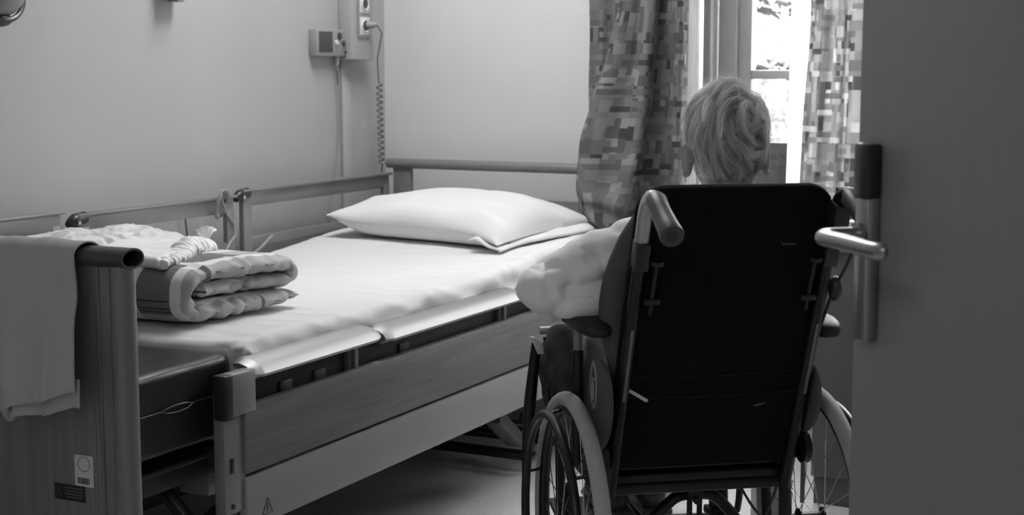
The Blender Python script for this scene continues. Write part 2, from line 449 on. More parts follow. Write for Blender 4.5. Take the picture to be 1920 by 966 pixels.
def tree(name, x, y, h, r, n, label, m):
    t = empty(name, (x, y, -0.11), label=label, cat='tree', group='trees outside the window')
    b = MB(); b.tube([(0, 0, 0), (.1, 0, h * .35), (-.05, .1, h * .7), (0, 0, h * .95)], [.13, .1, .06, .02], n=10, sm=4)
    rnd = random.Random(int(x * 100) + 5)
    tips = []
    for k in range(16):
        a = rnd.uniform(0, 2 * PI); z0 = h * rnd.uniform(.15, .8); R = r * rnd.uniform(.5, .95)
        tip = V((math.cos(a) * R, math.sin(a) * R, z0 + rnd.uniform(.1, .7))); tips.append(tip)
        b.tube([(0, 0, z0), tip * .5 + V((0, 0, z0 * .55)), tip], [.04, .022, .008], n=6, sm=3)
    b.out('trunk', M['bark'], t)
    f = MB(); bm = f.bm
    for k in range(n):
        # leaves gathered in clumps
        c = tips[rnd.randrange(len(tips))] * rnd.uniform(.45, 1.1)
        c.z = max(.25, c.z)
        p = c + V((rnd.gauss(0, .34), rnd.gauss(0, .34), rnd.gauss(0, .28)))
        u = V((rnd.uniform(-1, 1), rnd.uniform(-1, 1), rnd.uniform(-1, 1))).normalized()
        w = u.cross(V((rnd.uniform(-1, 1), rnd.uniform(-1, 1), rnd.uniform(-1, 1)))).normalized()
        L_ = rnd.uniform(.035, .065); W_ = L_ * .45
        q = [bm.verts.new(p - u * L_), bm.verts.new(p + w * W_), bm.verts.new(p + u * L_), bm.verts.new(p - w * W_)]
        bm.faces.new(q)
    fo = f.out('foliage', m, t, smooth=False, recalc=False)
    return t
tree('tree', -2.9, 10.6, 4.2, 1.7, 14000, 'leafy tree outside, behind the left glass of the window', M['leafb'])
tree('tree', -.9, 15.4, 4.8, 1.9, 16000, 'leafy tree outside further off, right of the nearer tree', M['leaf'])

# ------------------------------------------------------------------ wall equipment
tr = empty('socket_trunking', (XL, 4.73, 1.32), label='pale vertical trunking with sockets on the left wall near the corner', cat='trunking')
def local(root, lo, hi, name, m, bev=.003, parent=None):
    lo = V(lo); hi = V(hi); o0 = V(root.location); b = MB(); b.box((lo + hi) / 2 - o0, tuple(hi - lo), bev=bev)
    return b.out(name, m, parent or root)
local(tr, (XL, 4.725, 1.325), (XL + .06, 4.875, 2.5), 'trunking_body', M['wall_side_dimmed'], .004)
for z in (1.40, 1.478, 1.556):
    pass
sp = local(tr, (XL + .06, 4.762, 1.405), (XL + .068, 4.842, 1.72), 'socket_plate', M['unit'], .003)
for k, z in enumerate((1.448, 1.528, 1.608, 1.688)):
    b = MB(); c = V((XL + .071, 4.802, z)) - V(tr.location)
    b.torus(c, .022, .004, (1, 0, 0), 28, 8); b.box(c - V((.004, 0, 0)), (.006, .066, .066), bev=.004)
    so = b.out('socket', M['lightbutton'], tr)
    b = MB(); b.cyl(c + V((-.004, 0, 0)), c + V((.0005, 0, 0)), .0195, 24); b.out('socket_recess', M['button'], so)
# conduit under the trunking
b = MB(); b.tube([(XL + .004, 4.735, 1.325), (XL + .004, 4.735, .1)], .004, n=8); 
tag(b.out('wall_conduit', M['unit']), 'thin upright conduit running down the left wall below the trunking', 'conduit')
sbox('trim_1', (XL, 4.745, .1), (XL + .006, 4.80, 1.325), M['wall_side_dimmed'], bev=.001)

cu = empty('nurse_call_unit', (XL, 4.63, 1.38), label='grey nurse call unit with speaker grille and round buttons', cat='call unit')
local(cu, (XL, 4.535, 1.337), (XL + .036, 4.733, 1.432), 'unit_body', M['unit'], .004)
local(cu, (XL + .036, 4.548, 1.352), (XL + .0385, 4.633, 1.424), 'speaker_grille', M['grille'], .001)
for y, z, r, m in ((4.680, 1.410, .0135, 'button'), (4.660, 1.386, .010, 'lightbutton'), (4.705, 1.384, .010, 'button'), (4.717, 1.352, .005, 'button')):
    b = MB(); b.cyl((.034, y - 4.63, z - 1.38), (.041, y - 4.63, z - 1.38), r, 24, r * .85)
    b.out('call_button', M[m], cu)
b = MB(); b.tube([(.02, .055, -.04), (.02, .055, -.075)], [.011, .008], n=14)
b.out('cable_plug', M['unit'], cu)
# thin cable from the call unit
b = MB()
b.tube([(XL + .02, 4.685, 1.31), (XL + .02, 4.69, 1.24), (XL + .012, 4.705, 1.13), (XL + .012, 4.70, 1.02), (XL + .012, 4.675, .93), (XL + .012, 4.655, .84), (XL + .012, 4.63, .70), (XL + .012, 4.62, .02)], .0022, n=8, sm=6)
c = tag(b.out('call_cable', M['cable']), 'thin cable hanging from the nurse call unit', 'cable')
b = MB(); b.tube([(XL + .02, 4.687, 1.29), (XL + .02, 4.690, 1.235)], [.0035, .0035], n=8); b.out('cable_sleeve', M['cable_dark'], c)
# coiled lead
pts = []
Pl = V((XL + .075, 4.815, 1.452))
pts += [Pl, Pl + V((.03, .012, .0)), Pl + V((.04, .03, -.03)), V((-3.0, 4.868, 1.33)), V((-3.0, 4.875, 1.24))]
for k in range(0, 12 * 14):
    t = k / (12 * 14); a = k / 12 * 2 * PI * 1.0
    pts.append(V((-3.0 + .0095 * math.cos(a), 4.878 + .012 * t + .0125 * math.sin(a), 1.235 - .30 * t)))
pts += [V((-3.0, 4.89, .92)), V((-3.0, 4.885, .80))]
b = MB(); b.tube(pts, .0027, n=6)
c = tag(b.out('coiled_lead', M['cable_dark']), 'coiled power lead hanging from the wall socket', 'cable')
b = MB(); b.tube([Pl + V((-.012, 0, 0)), Pl + V((.014, .004, 0)), Pl + V((.03, .012, .001))], [.013, .013, .005], n=14); b.out('plug', M['unit'], c)

# small fixture and lamp at the top edge of the left wall
fx = empty('wall_dispenser', (XL, 3.76, 1.5), label='small grey bracket fixed high on the left wall', cat='bracket')
local(fx, (XL, 3.715, 1.505), (XL + .055, 3.765, 1.60), 'bracket_body', M['beddark'], .004)
local(fx, (XL, 3.768, 1.498), (XL + .045, 3.80, 1.60), 'bracket_clip', M['unit'], .004)
lp = empty('wall_lamp', (XL, 2.93, 1.48), label='round pale wall lamp head at the far left edge above the bed', cat='lamp')
b = MB(); b.ell((.14, 0.0, .02), (.06, .085, .075)); b.out('lamp_shade', M['unit'], lp)
b = MB(); b.torus((.14, .0, .02), .086, .007, (1, 0, .3), 40, 8); b.out('shade_rim', M['black_plastic'], lp)
b = MB(); b.tube([(0, 0, .1), (.07, 0, .12), (.12, 0, .07)], .012, n=12, sm=5); b.out('lamp_arm', M['button'], lp)
b = MB(); b.ell((.14, -.0, -.06), (.03, .04, .02)); b.out('lamp_knob', M['button'], lp)

# ------------------------------------------------------------------ the bed
BX0, BX1 = -3.0, -2.0
bed = empty('hospital_bed', (-2.5, 3.6, 0), label='extended hospital bed with wooden ends and side rails', cat='bed')
B0 = V(bed.location)
def bpart(name, m, parent=None, **k):
    def go(b): 
        bmesh.ops.translate(b.bm, vec=-B0, verts=b.bm.verts)
        return b.out(name, m, parent or bed, **k)
    return go
# footboard
b = MB(); b.box((-2.515, 2.343, .59), (.95, .026, .63), bev=.006)
b.box((-2.100, 2.329, .59), (.010, .006, .628), bev=.002); b.box((-2.118, 2.330, .59), (.005, .004, .628), bev=.001)
b.tube([(-2.047, 2.343, .275), (-2.047, 2.343, .905)], .026, n=20); b.tube([(-2.985, 2.343, .275), (-2.985, 2.343, .905)], .026, n=20)
foot = bpart('footboard', M['bedwood_v'])(b)
def oval_tube(b, x0, x1, y, z, ry, rz, th=.004, n=28):
    """hollow oval profile running along X"""
    def ring(x, a, c): return [b.bm.verts.new((x, y + a * math.cos(t), z + c * math.sin(t))) for t in [2 * PI * k / n for k in range(n)]]
    A = ring(x0, ry, rz); B_ = ring(x1, ry, rz); C_ = ring(x1, ry - th, rz - th); D = ring(x0, ry - th, rz - th)
    for P, Q in ((A, B_), (B_, C_), (C_, D), (D, A)):
        for k in range(n): b.bm.faces.new((P[k], P[(k + 1) % n], Q[(k + 1) % n], Q[k]))
b = MB(); oval_tube(b, -3.03, -2.018, 2.343, .921, .034, .021)
bpart('top_grip', M['cap'], foot)(b)
b = MB(); b.box((-2.151, 2.3285, .475), (.05, .001, .066)); lb = bpart('sticker', M['label'], foot, smooth=False)(b); lb['label'] = 'white sticker with circle and barcode'
b = MB()
b.torus((-2.151, 2.3278, .489), .0155, .0005, (0, 1, 0), 32, 6)
x = -2.168
rb = random.Random(3)
while x < -2.137:
    w = rb.uniform(.0008, .0026); b.box((x, 2.3278, .4535), (w, .0006, .013)); x += w + rb.uniform(.0010, .0022)
bpart('barcode', M['thread'], foot, smooth=False)(b)
b = MB(); b.box((-2.192, 2.3285, .424), (.082, .001, .034), bev=.0005); lb = bpart('warning_plate', M['darklabel'], foot)(b); lb['label'] = 'dark plate with faint lettering'
b = MB()
for k in range(4): b.box((-2.181, 2.3278, .434 - k * .0065), (.05 - .008 * (k % 2), .0005, .0016))
b.tube([(-2.228, 2.3278, .416), (-2.214, 2.3278, .416), (-2.221, 2.3278, .431)], .0008, n=6, closed=True)
bpart('plate_lettering', M['midlabel'], foot, smooth=False)(b)

# headboard: two posts, tubular top rail, lower panel
b = MB()
b.box((-2.945, 4.955, .60), (.075, .03, .66), bev=.006); b.box((-2.055, 4.955, .60), (.075, .03, .66), bev=.006)
b.box((-2.5, 4.955, .56), (.86, .022, .52), bev=.004)
head = bpart('headboard', M['bedwood'])(b)
b = MB(); b.tube([(-3.005, 4.945, .938), (-1.995, 4.945, .938)], .019, n=22); bpart('top_rail', M['bedmetal'], head)(b)

# side panels near side
b = MB(); b.box((-2.011, 3.69, .478), (.022, 2.03, .155), bev=.003); bpart('side_panel', M['bedwood'])(b)
b = MB(); b.box((-2.011, 3.69, .332), (.022, 2.03, .120), bev=.003); lp2 = bpart('lower_panel', M['bedwhite'])(b); lp2['label'] = 'pale lower side panel'
# warning triangle
b = MB()
tc_ = V((-1.9995, 2.750, .312))
b.tube([tc_ + V((0, -.019, -.019)), tc_ + V((0, .019, -.019)), tc_ + V((0, 0, .017))], .0011, n=6, closed=True)
b.box(tc_ + V((0, 0, -.002)), (.001, .003, .015)); b.box(tc_ + V((0, 0, -.013)), (.001, .003, .003))
bpart('warning_triangle', M['thread'], lp2, smooth=False)(b)
# same pair of panels on the far side
b = MB(); b.box((-2.989, 3.69, .478), (.022, 2.03, .155), bev=.003); bpart('side_panel', M['bedwood'])(b)
b = MB(); b.box((-2.989, 3.69, .332), (.022, 2.03, .120), bev=.003); bpart('lower_panel', M['bedwhite'])(b)

# near foot-end guide post of the side rails
b = MB(); b.box((-2.022, 2.645, .455), (.03, .075, .27), bev=.004)
gp = bpart('rail_guide', M['bedmetal'])(b)
for z in (.553, .43):
    b = MB(); b.box((-2.006, 2.632, z), (.003, .013, .034), bev=.0015); bpart('guide_slot', M['black_plastic'], gp)(b)
b = MB(); b.cyl((-2.008, 2.632, .338), (-2.004, 2.632, .338), .006); bpart('guide_bolt', M['black_plastic'], gp)(b)
b = MB(); b.box((-2.012, 2.668, .588), (.034, .085, .095), bev=.004); bpart('guide_cover', M['bedmetal'], gp)(b)
b = MB(); b.box((-2.014, 2.618, .585), (.036, .030, .100), bev=.003); bpart('guide_block', M['black_plastic'], gp)(b)
b = MB(); b.box((-2.978, 2.645, .455), (.03, .075, .27), bev=.004); bpart('rail_guide', M['bedmetal'])(b)

# lowered near side rails : bent aluminium hand rails
def wingrail(y0, y1, z):
    b = MB()
    prof = [(-.058, .024), (-.048, .030), (-.03, .030), (-.008, .024), (.012, .012), (.022, -.002), (.018, -.009), (.006, -.006), (-.012, .006), (-.03, .014), (-.054, .016)]
    ys = [y0, y0 + .028, y0 + .03, y1 - .03, y1 - .028, y1]
    sc_ = [.72, 1, 1, 1, 1, .72]
    rings = []
    for y, s in zip(ys, sc_):
        rings.append([b.bm.verts.new((-2.008 + (px + .018) * s - .018, y, z + pz * s)) for px, pz in prof])
    n = len(prof)
    for A, B_ in zip(rings, rings[1:]):
        for k in range(n): b.bm.faces.new((A[k], A[(k + 1) % n], B_[(k + 1) % n], B_[k]))
    b.bm.faces.new(rings[0]); b.bm.faces.new(list(reversed(rings[-1])))
    r = bpart('side_rail', M['alu'], angle=30)(b); r['label'] = 'bright aluminium hand rail, lowered'
    b = MB(); b.box((-2.03, y0 + .03, z - .004), (.022, .04, .03), bev=.004); b.cyl((-2.03, y0 + .008, z), (-2.03, y0 + .012, z), .005)
    bpart('rail_bracket', M['bedmetal'], r)(b)
    b = MB()
    yy = y1 - .09
    b.box((-2.033, yy, z - .07), (.018, .04, .14), bev=.003); b.box((-2.018, yy + .0, z - .07), (.01, .014, .14), bev=.002)
    bpart('rail_post', M['bedmetal'], r)(b)
wingrail(2.705, 3.245, .622)
wingrail(3.268, 4.062, .612)
wingrail(4.09, 4.86, .606)
b = MB(); b.box((-2.045, 3.70, .555), (.012, 2.10, .11), bev=.003)
for y in (2.88, 3.02, 3.42): b.box((-2.036, y, .545), (.008, .05, .06), bev=.004)
bpart('mattress_frame', M['beddark'])(b)

# raised far rails : three frames
def farrail(y0, y1, zt, zl, knob=True):
    X = -2.985
    b = MB()
    b.box((X, (y0 + y1) / 2, zt - .024), (.018, y1 - y0, .048), bev=.004)
    b.box((X + .004, (y0 + y1) / 2, zt + .003), (.032, y1 - y0 + .02, .010), bev=.004)
    r = bpart('raised_side_rail', M['bedmetal'])(b)
    b = MB(); b.box((X, y0 + .022, zt - .16), (.02, .045, .26), bev=.004); bpart('rail_upright', M['bedmetal'], r)(b)
    b = MB(); b.box((X, y1 - .018, zt - .16), (.02, .036, .26), bev=.004); bpart('rail_upright', M['bedmetal'], r)(b)
    b = MB(); b.box((X - .002, (y0 + y1) / 2, zl - .018), (.016, y1 - y0 - .04, .036), bev=.004); bpart('lower_bar', M['bedmetal'], r)(b)
    if knob:
        b = MB(); b.tube([(X + .004, y0 + .03, zt - .004), (X + .004, y0 - .012, zt - .010), (X + .004, y0 - .036, zt - .022)], [.017, .018, .011], n=16, sm=4)
        bpart('rail_end', M['black_plastic'], r)(b)
        b = MB(); b.cyl((X + .018, y0 - .01, zt - .016), (X + .023, y0 - .01, zt - .016), .006); bpart('screw', M['chrome'], r)(b)
farrail(3.995, 4.905, .897, .748)
farrail(3.235, 3.945, .884, .742)
farrail(2.46, 3.165, .898, .742, knob=False)

# undercarriage
b = MB()
for x in (-2.88, -2.14): b.box((x, 3.62, .405), (.035, 2.45, .05), bev=.003)
for y in (2.46, 3.1, 3.9, 4.7): b.box((-2.51, y, .405), (.74, .035, .045), bev=.003)
for k in range(12): b.box((-2.51, 2.85 + k * .17, .462), (.80, .05, .006), bev=.002)
b.box((-2.53, 2.52, .435), (.86, .30, .012), bev=.003)
bpart('lying_surface_frame', M['beddark'])(b)
b = MB(); b.box((-2.20, 2.72, .425), (.20, .05, .05), bev=.006); bpart('cross_cover', M['beddark'])(b)
b = MB()
for x in (-2.72, -2.42): b.box((x, 3.55, .12), (.045, 2.1, .045), bev=.004)
for y in (2.56, 2.75, 4.45): b.box((-2.52, y, .135), (.80, .035, .035), bev=.004)
bpart('base_frame', M['beddark'])(b)
for y in (4.635, 4.565, 4.50, 4.345, 4.283):
    b = MB(); b.box((-2.46, y, .05), (.74, .022, .014), bev=.003); bpart('stripe_bar', M['black_plastic'])(b)  # dark bars laid low, one for each stripe on the floor
for x in (-2.2, -2.84):
    for s in (0, 1):
        b = MB(); y0, y1 = ((2.60, 3.25), (4.42, 3.75))[s]
        b.box(((x), (y0 + y1) / 2, .27), (.03, abs(y1 - y0) * 1.06, .05), rot=(math.atan2(.22, (y1 - y0)) if s == 0 else -math.atan2(.22, (y0 - y1)), 0, 0), bev=.004)
        bpart('lifting_arm', M['beddark'])(b)
b = MB(); b.tube([(-2.30, 2.60, .475), (-2.238, 2.60, .427), (-2.117, 2.60, .313), (-2.07, 2.60, .265)], [.018, .018, .018, .013], n=16, sm=3); bpart('gas_spring', M['black_plastic'])(b)
b = MB(); b.tube([(-2.34, 2.69, .418), (-2.27, 2.70, .385), (-2.20, 2.71, .352)], .014, n=12); bpart('lift_lever', M['black_plastic'])(b)
b = MB(); b.box((-2.192, 2.78, .357), (.085, .10, .082), bev=.006); b.cyl((-2.151, 2.80, .375), (-2.146, 2.80, .375), .005); bpart('motor_box', M['bedmetal'])(b)
b = MB(); b.box((-2.06, 4.06, .20), (.05, .30, .045), rot=(-.48, 0, .2), bev=.005); bpart('brake_arm', M['beddark'])(b)
b = MB(); b.tube([(-2.28, 2.50, .13), (-2.23, 2.47, .19), (-2.18, 2.46, .13)], .008, n=8, sm=5); bpart('loose_tube', M['cable'])(b)
for (x, y) in ((-2.32, 2.62), (-2.84, 2.62), (-2.50, 4.42), (-2.84, 4.42)):
    b = MB(); b.tube([(x, y, .15), (x, y, .1)], .02); b.box((x, y + .015, .085), (.05, .07, .03), bev=.01); ca = bpart('castor', M['beddark'])(b)
    b = MB(); b.torus((x - .014, y + .02, .05), .037, .013, (1, 0, 0), 24, 10); b.torus((x + .014, y + .02, .05), .037, .013, (1, 0, 0), 24, 10)
    b.cyl((x - .02, y + .02, .05), (x + .02, y + .02, .05), .03); bpart('castor_wheel', M['black_plastic'], ca)(b)

# mattress with its fitted sheet
def matz(y): return .06 * ss(3.8, 4.85, y)
def sheet_disp(p, n):
    y = p.y
    d = 0.0
    top = ss(.60, .68, p.z)
    # slack folds running down the near side
    side = ss(-2.16, -2.07, p.x)
    if side > 0:
        w = math.sin((y * 1.0 + (p.z - .6) * 2.6) * 22 + 3 * nz(p, 3)) * .5 + .5
        d += side * (0.007 * ridge((p.x * 2, y * 3 + p.z * 9, p.z * 2), 1.7) + .006 * w * ss(3.3, 4.3, y))
        # long diagonal pull towards the middle of the edge
        for k, (ys, sl) in enumerate(((3.35, .9), (3.75, .75), (4.1, .6))):
            dist = (y - ys) - (p.z - .60) * (3.5 * sl)
            d += side * .012 * math.exp(-(dist / .06) ** 2) * ss(.52, .6, p.z) * ss(.70, .64, p.z)
    # foot end folds
    foot_ = ss(2.80, 2.745, y)
    d += foot_ * (.004 * math.sin(p.x * 60 + p.z * 25 + 2 * nz(p, 6)) * ss(-2.15, -2.45, p.x) + .003 * nz(p, 14))
    # top wrinkles: fine, running across
    d += top * (.0026 * nz((p.x * 2, y * 9, 0), 3) + .003 * nz((p.x * 1.0, y * 1.6, 2), 2.5))
    q = p + n * d
    # pinched corner
    cd = math.hypot(p.x + 2.07, p.y - 2.76)
    if cd < .09 and p.z < .672:
        q += V((1, -1, 0)).normalized() * .015 * math.cos(math.atan2(p.y - 2.76, p.x + 2.07) * 7 + p.z * 55) * (1 - cd / .09)
    q.z += matz(y) * ss(.48, .56, p.z) + (.006 * ss(2.9, 2.75, y) * -1)
    if p.z < .55: q.x += -.012 * side
    return q
mt = MB(); roundbox(mt, (-2.955, 2.79, .485), (-2.08, 4.92, .66), .02, (6, 14, 3), lambda p, n: V((p.x, p.y, p.z + matz(p.y) * ss(.5, .6, p.z) - .004)))
mo = tag(mt.out('mattress', M['sheet']), 'long white mattress lying on the hospital bed', 'mattress')
b = MB(); roundbox(b, (-2.97, 2.745, .50), (-2.062, 4.935, .68), .028, (70, 170, 18), sheet_disp)
b.out('fitted_sheet', M['sheet'], mo, angle=180)

# dark vinyl extension cushion at the foot
def ext_disp(p, n):
    d = -.003 * math.exp(-((p.z - .572) / .004) ** 2)
    d += .003 * nz(p, 9) + .004 * ss(.62, .66, p.z) * ridge(p, 7) * .6
    q = p + n * d
    if n.x > .5 and 2.48 < p.y < 2.60:
        u = (p.y - 2.54) / .05
        if abs(u) < 1: q += V((.005 * (1 - u * u) * math.exp(-((p.z - .575) / .012) ** 2), 0, 0))
    return q
b = MB(); roundbox(b, (-2.95, 2.375, .472), (-2.085, 2.735, .655), .016, (60, 34, 22), ext_disp)
ex = tag(b.out('extension_cushion', M['vinyl'], angle=180), 'dark vinyl extension cushion between the footboard and the mattress', 'cushion')
b = MB()
b.tube([(-2.083, 2.385, .571), (-2.083, 2.49, .5715)], .0016, n=6); b.tube([(-2.083, 2.59, .5725), (-2.083, 2.73, .573)], .0016, n=6)
b.tube([(-2.083, 2.385, .571), (-2.3, 2.373, .571), (-2.9, 2.373, .571)], .0016, n=6)
b.out('seam', M['black_plastic'], ex)
b = MB(); b.tube([(-2.0795, 2.487, .572), (-2.0745, 2.51, .5665), (-2.0735, 2.54, .5645), (-2.0745, 2.57, .5665), (-2.0795, 2.595, .572), (-2.0755, 2.57, .5785), (-2.0750, 2.54, .5805), (-2.0755, 2.51, .5785)], .0012, n=6, closed=True); b.out('zip_opening', M['bedmetal'], ex)

# pillow
QA, QB, QC, QD = V((-2.90, 4.36, 0)), V((-2.20, 4.28, 0)), V((-2.08, 4.80, 0)), V((-2.82, 4.90, 0))
def pil(sgn):
    def f(u, v):
        a = 2 * u - 1; c = 2 * v - 1
        # puffed corners pull in between
        ui = .5 + .5 * a * (1 - .05 * (1 - c * c)); vi = .5 + .5 * c * (1 - .10 * (1 - a * a))
        P = QA.lerp(QB, ui).lerp(QD.lerp(QC, ui), vi)
        e = max(0.0, (1 - abs(a) ** 2.6)) ** .55 * max(0.0, (1 - abs(c) ** 2.4)) ** .55
        zb = .684 + matz(P.y)
        lift = .055 * max(0, -a) ** 5 * (1 - .4 * v)            # the left tip stands up
        fr = max(0.0, 1 - (c + 1) / .35)                       # the long front edge stands on its lower half
        mid = zb + .022 + lift + .02 * e + .030 * fr * (1 - abs(a) ** 4)
        h = .098 if sgn > 0 else .04
        wr = .016 * ridge((P.x * 2.2 + P.y * 1.5, P.y * 4, sgn), 1.6) * (e * (1 - e) * 3 + .12)
        wr += .013 * ridge((P.x * 9, P.y * 2.5, 4), 1.3) * ss(.3, .95, a) * e * (1 if sgn > 0 else .4)
        wr -= .010 * math.exp(-((a - .08 - .15 * c) / .09) ** 2) * ss(.0, .8, c) * (1 if sgn > 0 else 0)
        z = mid + sgn * (h * e + wr * (1 if sgn > 0 else .5))
        if sgn < 0:
            z = max(z, zb + .002 + lift * .6)
            tt = min(1.0, (c + 1) / .30)
            z = min(z, mid) if tt >= 1 else mid - (mid - (zb + .003)) * math.sin(tt * PI / 2) * (1 - .9 * lift / .055)
            P.y -= .020 * math.sin(PI * min(1, (c + 1) / .45)) * (1 - abs(a) ** 4)
        return V((P.x, P.y, z))
    return f
b = MB(); b.grid(pil(1), 110, 80); b.grid(pil(-1), 110, 80)
bmesh.ops.remove_doubles(b.bm, verts=b.bm.verts, dist=.0015)
po = tag(b.out('pillow', M['pillowcase'], angle=180), 'plump white pillow at the head of the bed', 'pillow')
b = MB()
def flap(u, v):
    P = QB.lerp(QC, v) + V((-.10 + u * (.115 - .02 * math.sin(v * PI * 2)), -.004 * (1 - v), 0))
    z = .687 + matz(P.y) + .030 * (1 - u) ** .6 + .009 * math.sin(u * 6 + v * 4) * (1 - u) + .006 * ridge((P.x * 8, P.y * 3, 0), 1.5) * (1 - u * .7)
    return V((P.x, P.y, z))
b.grid(flap, 16, 46); fl = b.out('pillowcase_flap', M['pillowcase'], po, solid=.006, angle=180)
# folded duvet : an S-shaped stack, swept along X
DXR, DXL = -2.262, -2.72
dv = tag(empty('folded_duvet', (-2.5, 3.05, .68)), 'thick folded quilt with dark block pattern on the foot end of the bed', 'duvet')
D0 = V(dv.location)
def duvet_path():
    pts = []
    y0, y1 = 2.85, 3.235
    zb, zt = .711, .802
    pts += [(y1 + .01, zb + .002), (3.1, zb), (2.96, zb), (y0 + .035, zb)]
    for k in range(1, 8):
        a = -PI / 2 - k / 8 * PI
        pts.append((y0 + .035 + (zt - zb) / 2 * 0.95 * math.cos(a), (zb + zt) / 2 + (zt - zb) / 2 * math.sin(a)))
    pts += [(y0 + .035, zt), (2.98, zt + .004), (3.1, zt + .002), (y1 - .02, zt - .006)]
    for k in range(1, 5):
        a = PI / 2 - k / 5 * PI
        pts.append((y1 - .02 + .024 * math.cos(a), zt - .028 + .022 * math.sin(a)))
    pts += [(y1 - .03, zt - .049), (3.1, .757), (2.98, .757), (2.925, .757)]
    return pts
dp = duvet_path()
def dpos(t):
    f = t * (len(dp) - 1); i = min(int(f), len(dp) - 2); k = f - i
    g = lambda j: V((dp[max(0, min(len(dp) - 1, j))][0], dp[max(0, min(len(dp) - 1, j))][1], 0))
    p0, p1, p2, p3 = g(i - 1), g(i), g(i + 1), g(i + 2)
    return 0.5 * ((2 * p1) + (p2 - p0) * k + (2 * p0 - 5 * p1 + 4 * p2 - p3) * k * k + (3 * p1 - p0 - 3 * p2 + p3) * k ** 3)
def duvet_shell():
    b = MB(); n = 440; m = 72
    hist = []
    rings = []
    L = 0.0; last = None
    for i in range(n + 1):
        t = i / n; p = dpos(t); q = dpos(min(1, t + .004)) - dpos(max(0, t - .004)); q.normalize()
        nr = V((-q.y, q.x, 0))
        if last is not None: L += (p - last).length
        last = p
        half = .0235 * (1.0 if t < .97 else max(.1, math.sqrt(max(0, 1 - ((t - .97) / .03) ** 2)))) * (1.0 if t > .015 else .55 + 30 * t)
        if t > .66: half *= .86
        ring = []
        W = DXR - DXL
        for k in range(m):
            a = 2 * PI * k / m
            # super-ellipse section : wide along X, half thick across
            ca, sa = math.cos(a), math.sin(a)
            ex = abs(ca) ** .28 * (1 if ca > 0 else -1); ey = abs(sa) ** .75 * (1 if sa > 0 else -1)
            x = (DXR + DXL) / 2 + ex * W / 2
            edge = ss(DXR - .10, DXR, x)
            puck = (.0040 * math.sin(L * 110 + 7 * nz((L * 9, x * 4, 0), 1)) + .007 * nz((L * 30, x * 10, 5), 1)) * edge
            wr = .0035 * nz((L * 12, x * 9, 3), 1.2) + puck
            x2 = x + (.014 * math.sin(L * 9 + 1) + .010 * nz((L * 14, 1, 1), 1)) * ss(DXR - .2, DXR, x) + (.0015 * math.sin(L * 110 + 1) * edge)
            x2 -= .03 * math.exp(-((t - .97) / .05) ** 2) * edge
            c = p + nr * (ey * half + wr * (1 if ey > 0 else -1) * .8)
            z = c.y; y = c.x
            z = max(z, .684)
            ring.append(b.bm.verts.new(V((x2, y, z)) - D0))
        rings.append((ring, L))
    lay = b.bm.loops.layers.uv.new('UVMap')
    for (A, la), (B_, lb_) in zip(rings, rings[1:]):
        for k in range(m):
            f = b.bm.faces.new((A[k], A[(k + 1) % m], B_[(k + 1) % m], B_[k]))
            for lp_, (vv, ll) in zip(f.loops, ((A[k], la), (A[(k + 1) % m], la), (B_[(k + 1) % m], lb_), (B_[k], lb_))):
                lp_[lay].uv = (vv.co.x, ll)
    b.bm.faces.new(rings[0][0]); b.bm.faces.new(list(reversed(rings[-1][0])))
    return b, rings[-1][1]
bd, LEN = duvet_shell()
# quilt cloth : printed blocks located by the cloth's own coordinates
def duvet_material():
    m, nt, out = new_mat('printed_quilt_cloth')
    N = nt.nodes.new; Lk = nt.links.new
    uv = N('ShaderNodeUVMap'); uv.uv_map = 'UVMap'; sp_ = N('ShaderNodeSeparateXYZ'); Lk(uv.outputs[0], sp_.inputs[0])
    def rng(sock, a, b_):
        g = N('ShaderNodeMath'); g.operation = 'GREATER_THAN'; g.inputs[1].default_value = a; Lk(sock, g.inputs[0])
        l = N('ShaderNodeMath'); l.operation = 'LESS_THAN'; l.inputs[1].default_value = b_; Lk(sock, l.inputs[0])
        mu = N('ShaderNodeMath'); mu.operation = 'MULTIPLY'; Lk(g.outputs[0], mu.inputs[0]); Lk(l.outputs[0], mu.inputs[1]); return mu.outputs[0]
    def both(a, c):
        mu = N('ShaderNodeMath'); mu.operation = 'MULTIPLY'; Lk(a, mu.inputs[0]); Lk(c, mu.inputs[1]); return mu.outputs[0]
    def over(base, col, fac):
        mx = N('ShaderNodeMix'); mx.data_type = 'RGBA'; Lk(fac, mx.inputs[0])
        if isinstance(base, float): mx.inputs[6].default_value = (base, base, base, 1)
        else: Lk(base, mx.inputs[6])
        mx.inputs[7].default_value = (col, col, col, 1); return mx.outputs[2]
    X = sp_.outputs[0]; S = sp_.outputs[1]
    base = lin(176)
    c = over(base, lin(222), rng(X, .175, .205))                   # white bands
    c = over(c, lin(222), rng(X, .045, .075))
    c = over(c, lin(118), both(rng(X, .075, .175), rng(S, .395, .512)))    # dark block on the fold
    c = over(c, lin(118), both(rng(X, .075, .175), rng(S, .535, .72)))
    c = over(c, lin(222), both(rng(X, .075, .175), rng(S, .512, .53)))
    for s0 in (.401, .4075, .421): c = over(c, lin(35), both(rng(X, .077, .173), rng(S, s0, s0 + .0018)))
    c = over(c, lin(105), both(rng(X, .205, .25), rng(S, .513, .53)))
    for s0 in (.14, 1.12): c = over(c, lin(112), rng(S, s0, s0 + .012))
    for s0 in (.02, .028, .036): c = over(c, lin(70), both(rng(S, s0, s0 + .0016), rng(X, .10, .30)))
    c = over(c, lin(222), rng(X, .175, .205))
    p = N('ShaderNodeBsdfPrincipled'); p.inputs['Roughness'].default_value = .9; p.inputs['Specular IOR Level'].default_value = .1
    Lk(c, p.inputs['Base Color']); Lk(p.outputs[0], out.inputs[0]); return m
bd.out('quilt', duvet_material(), dv, angle=180)

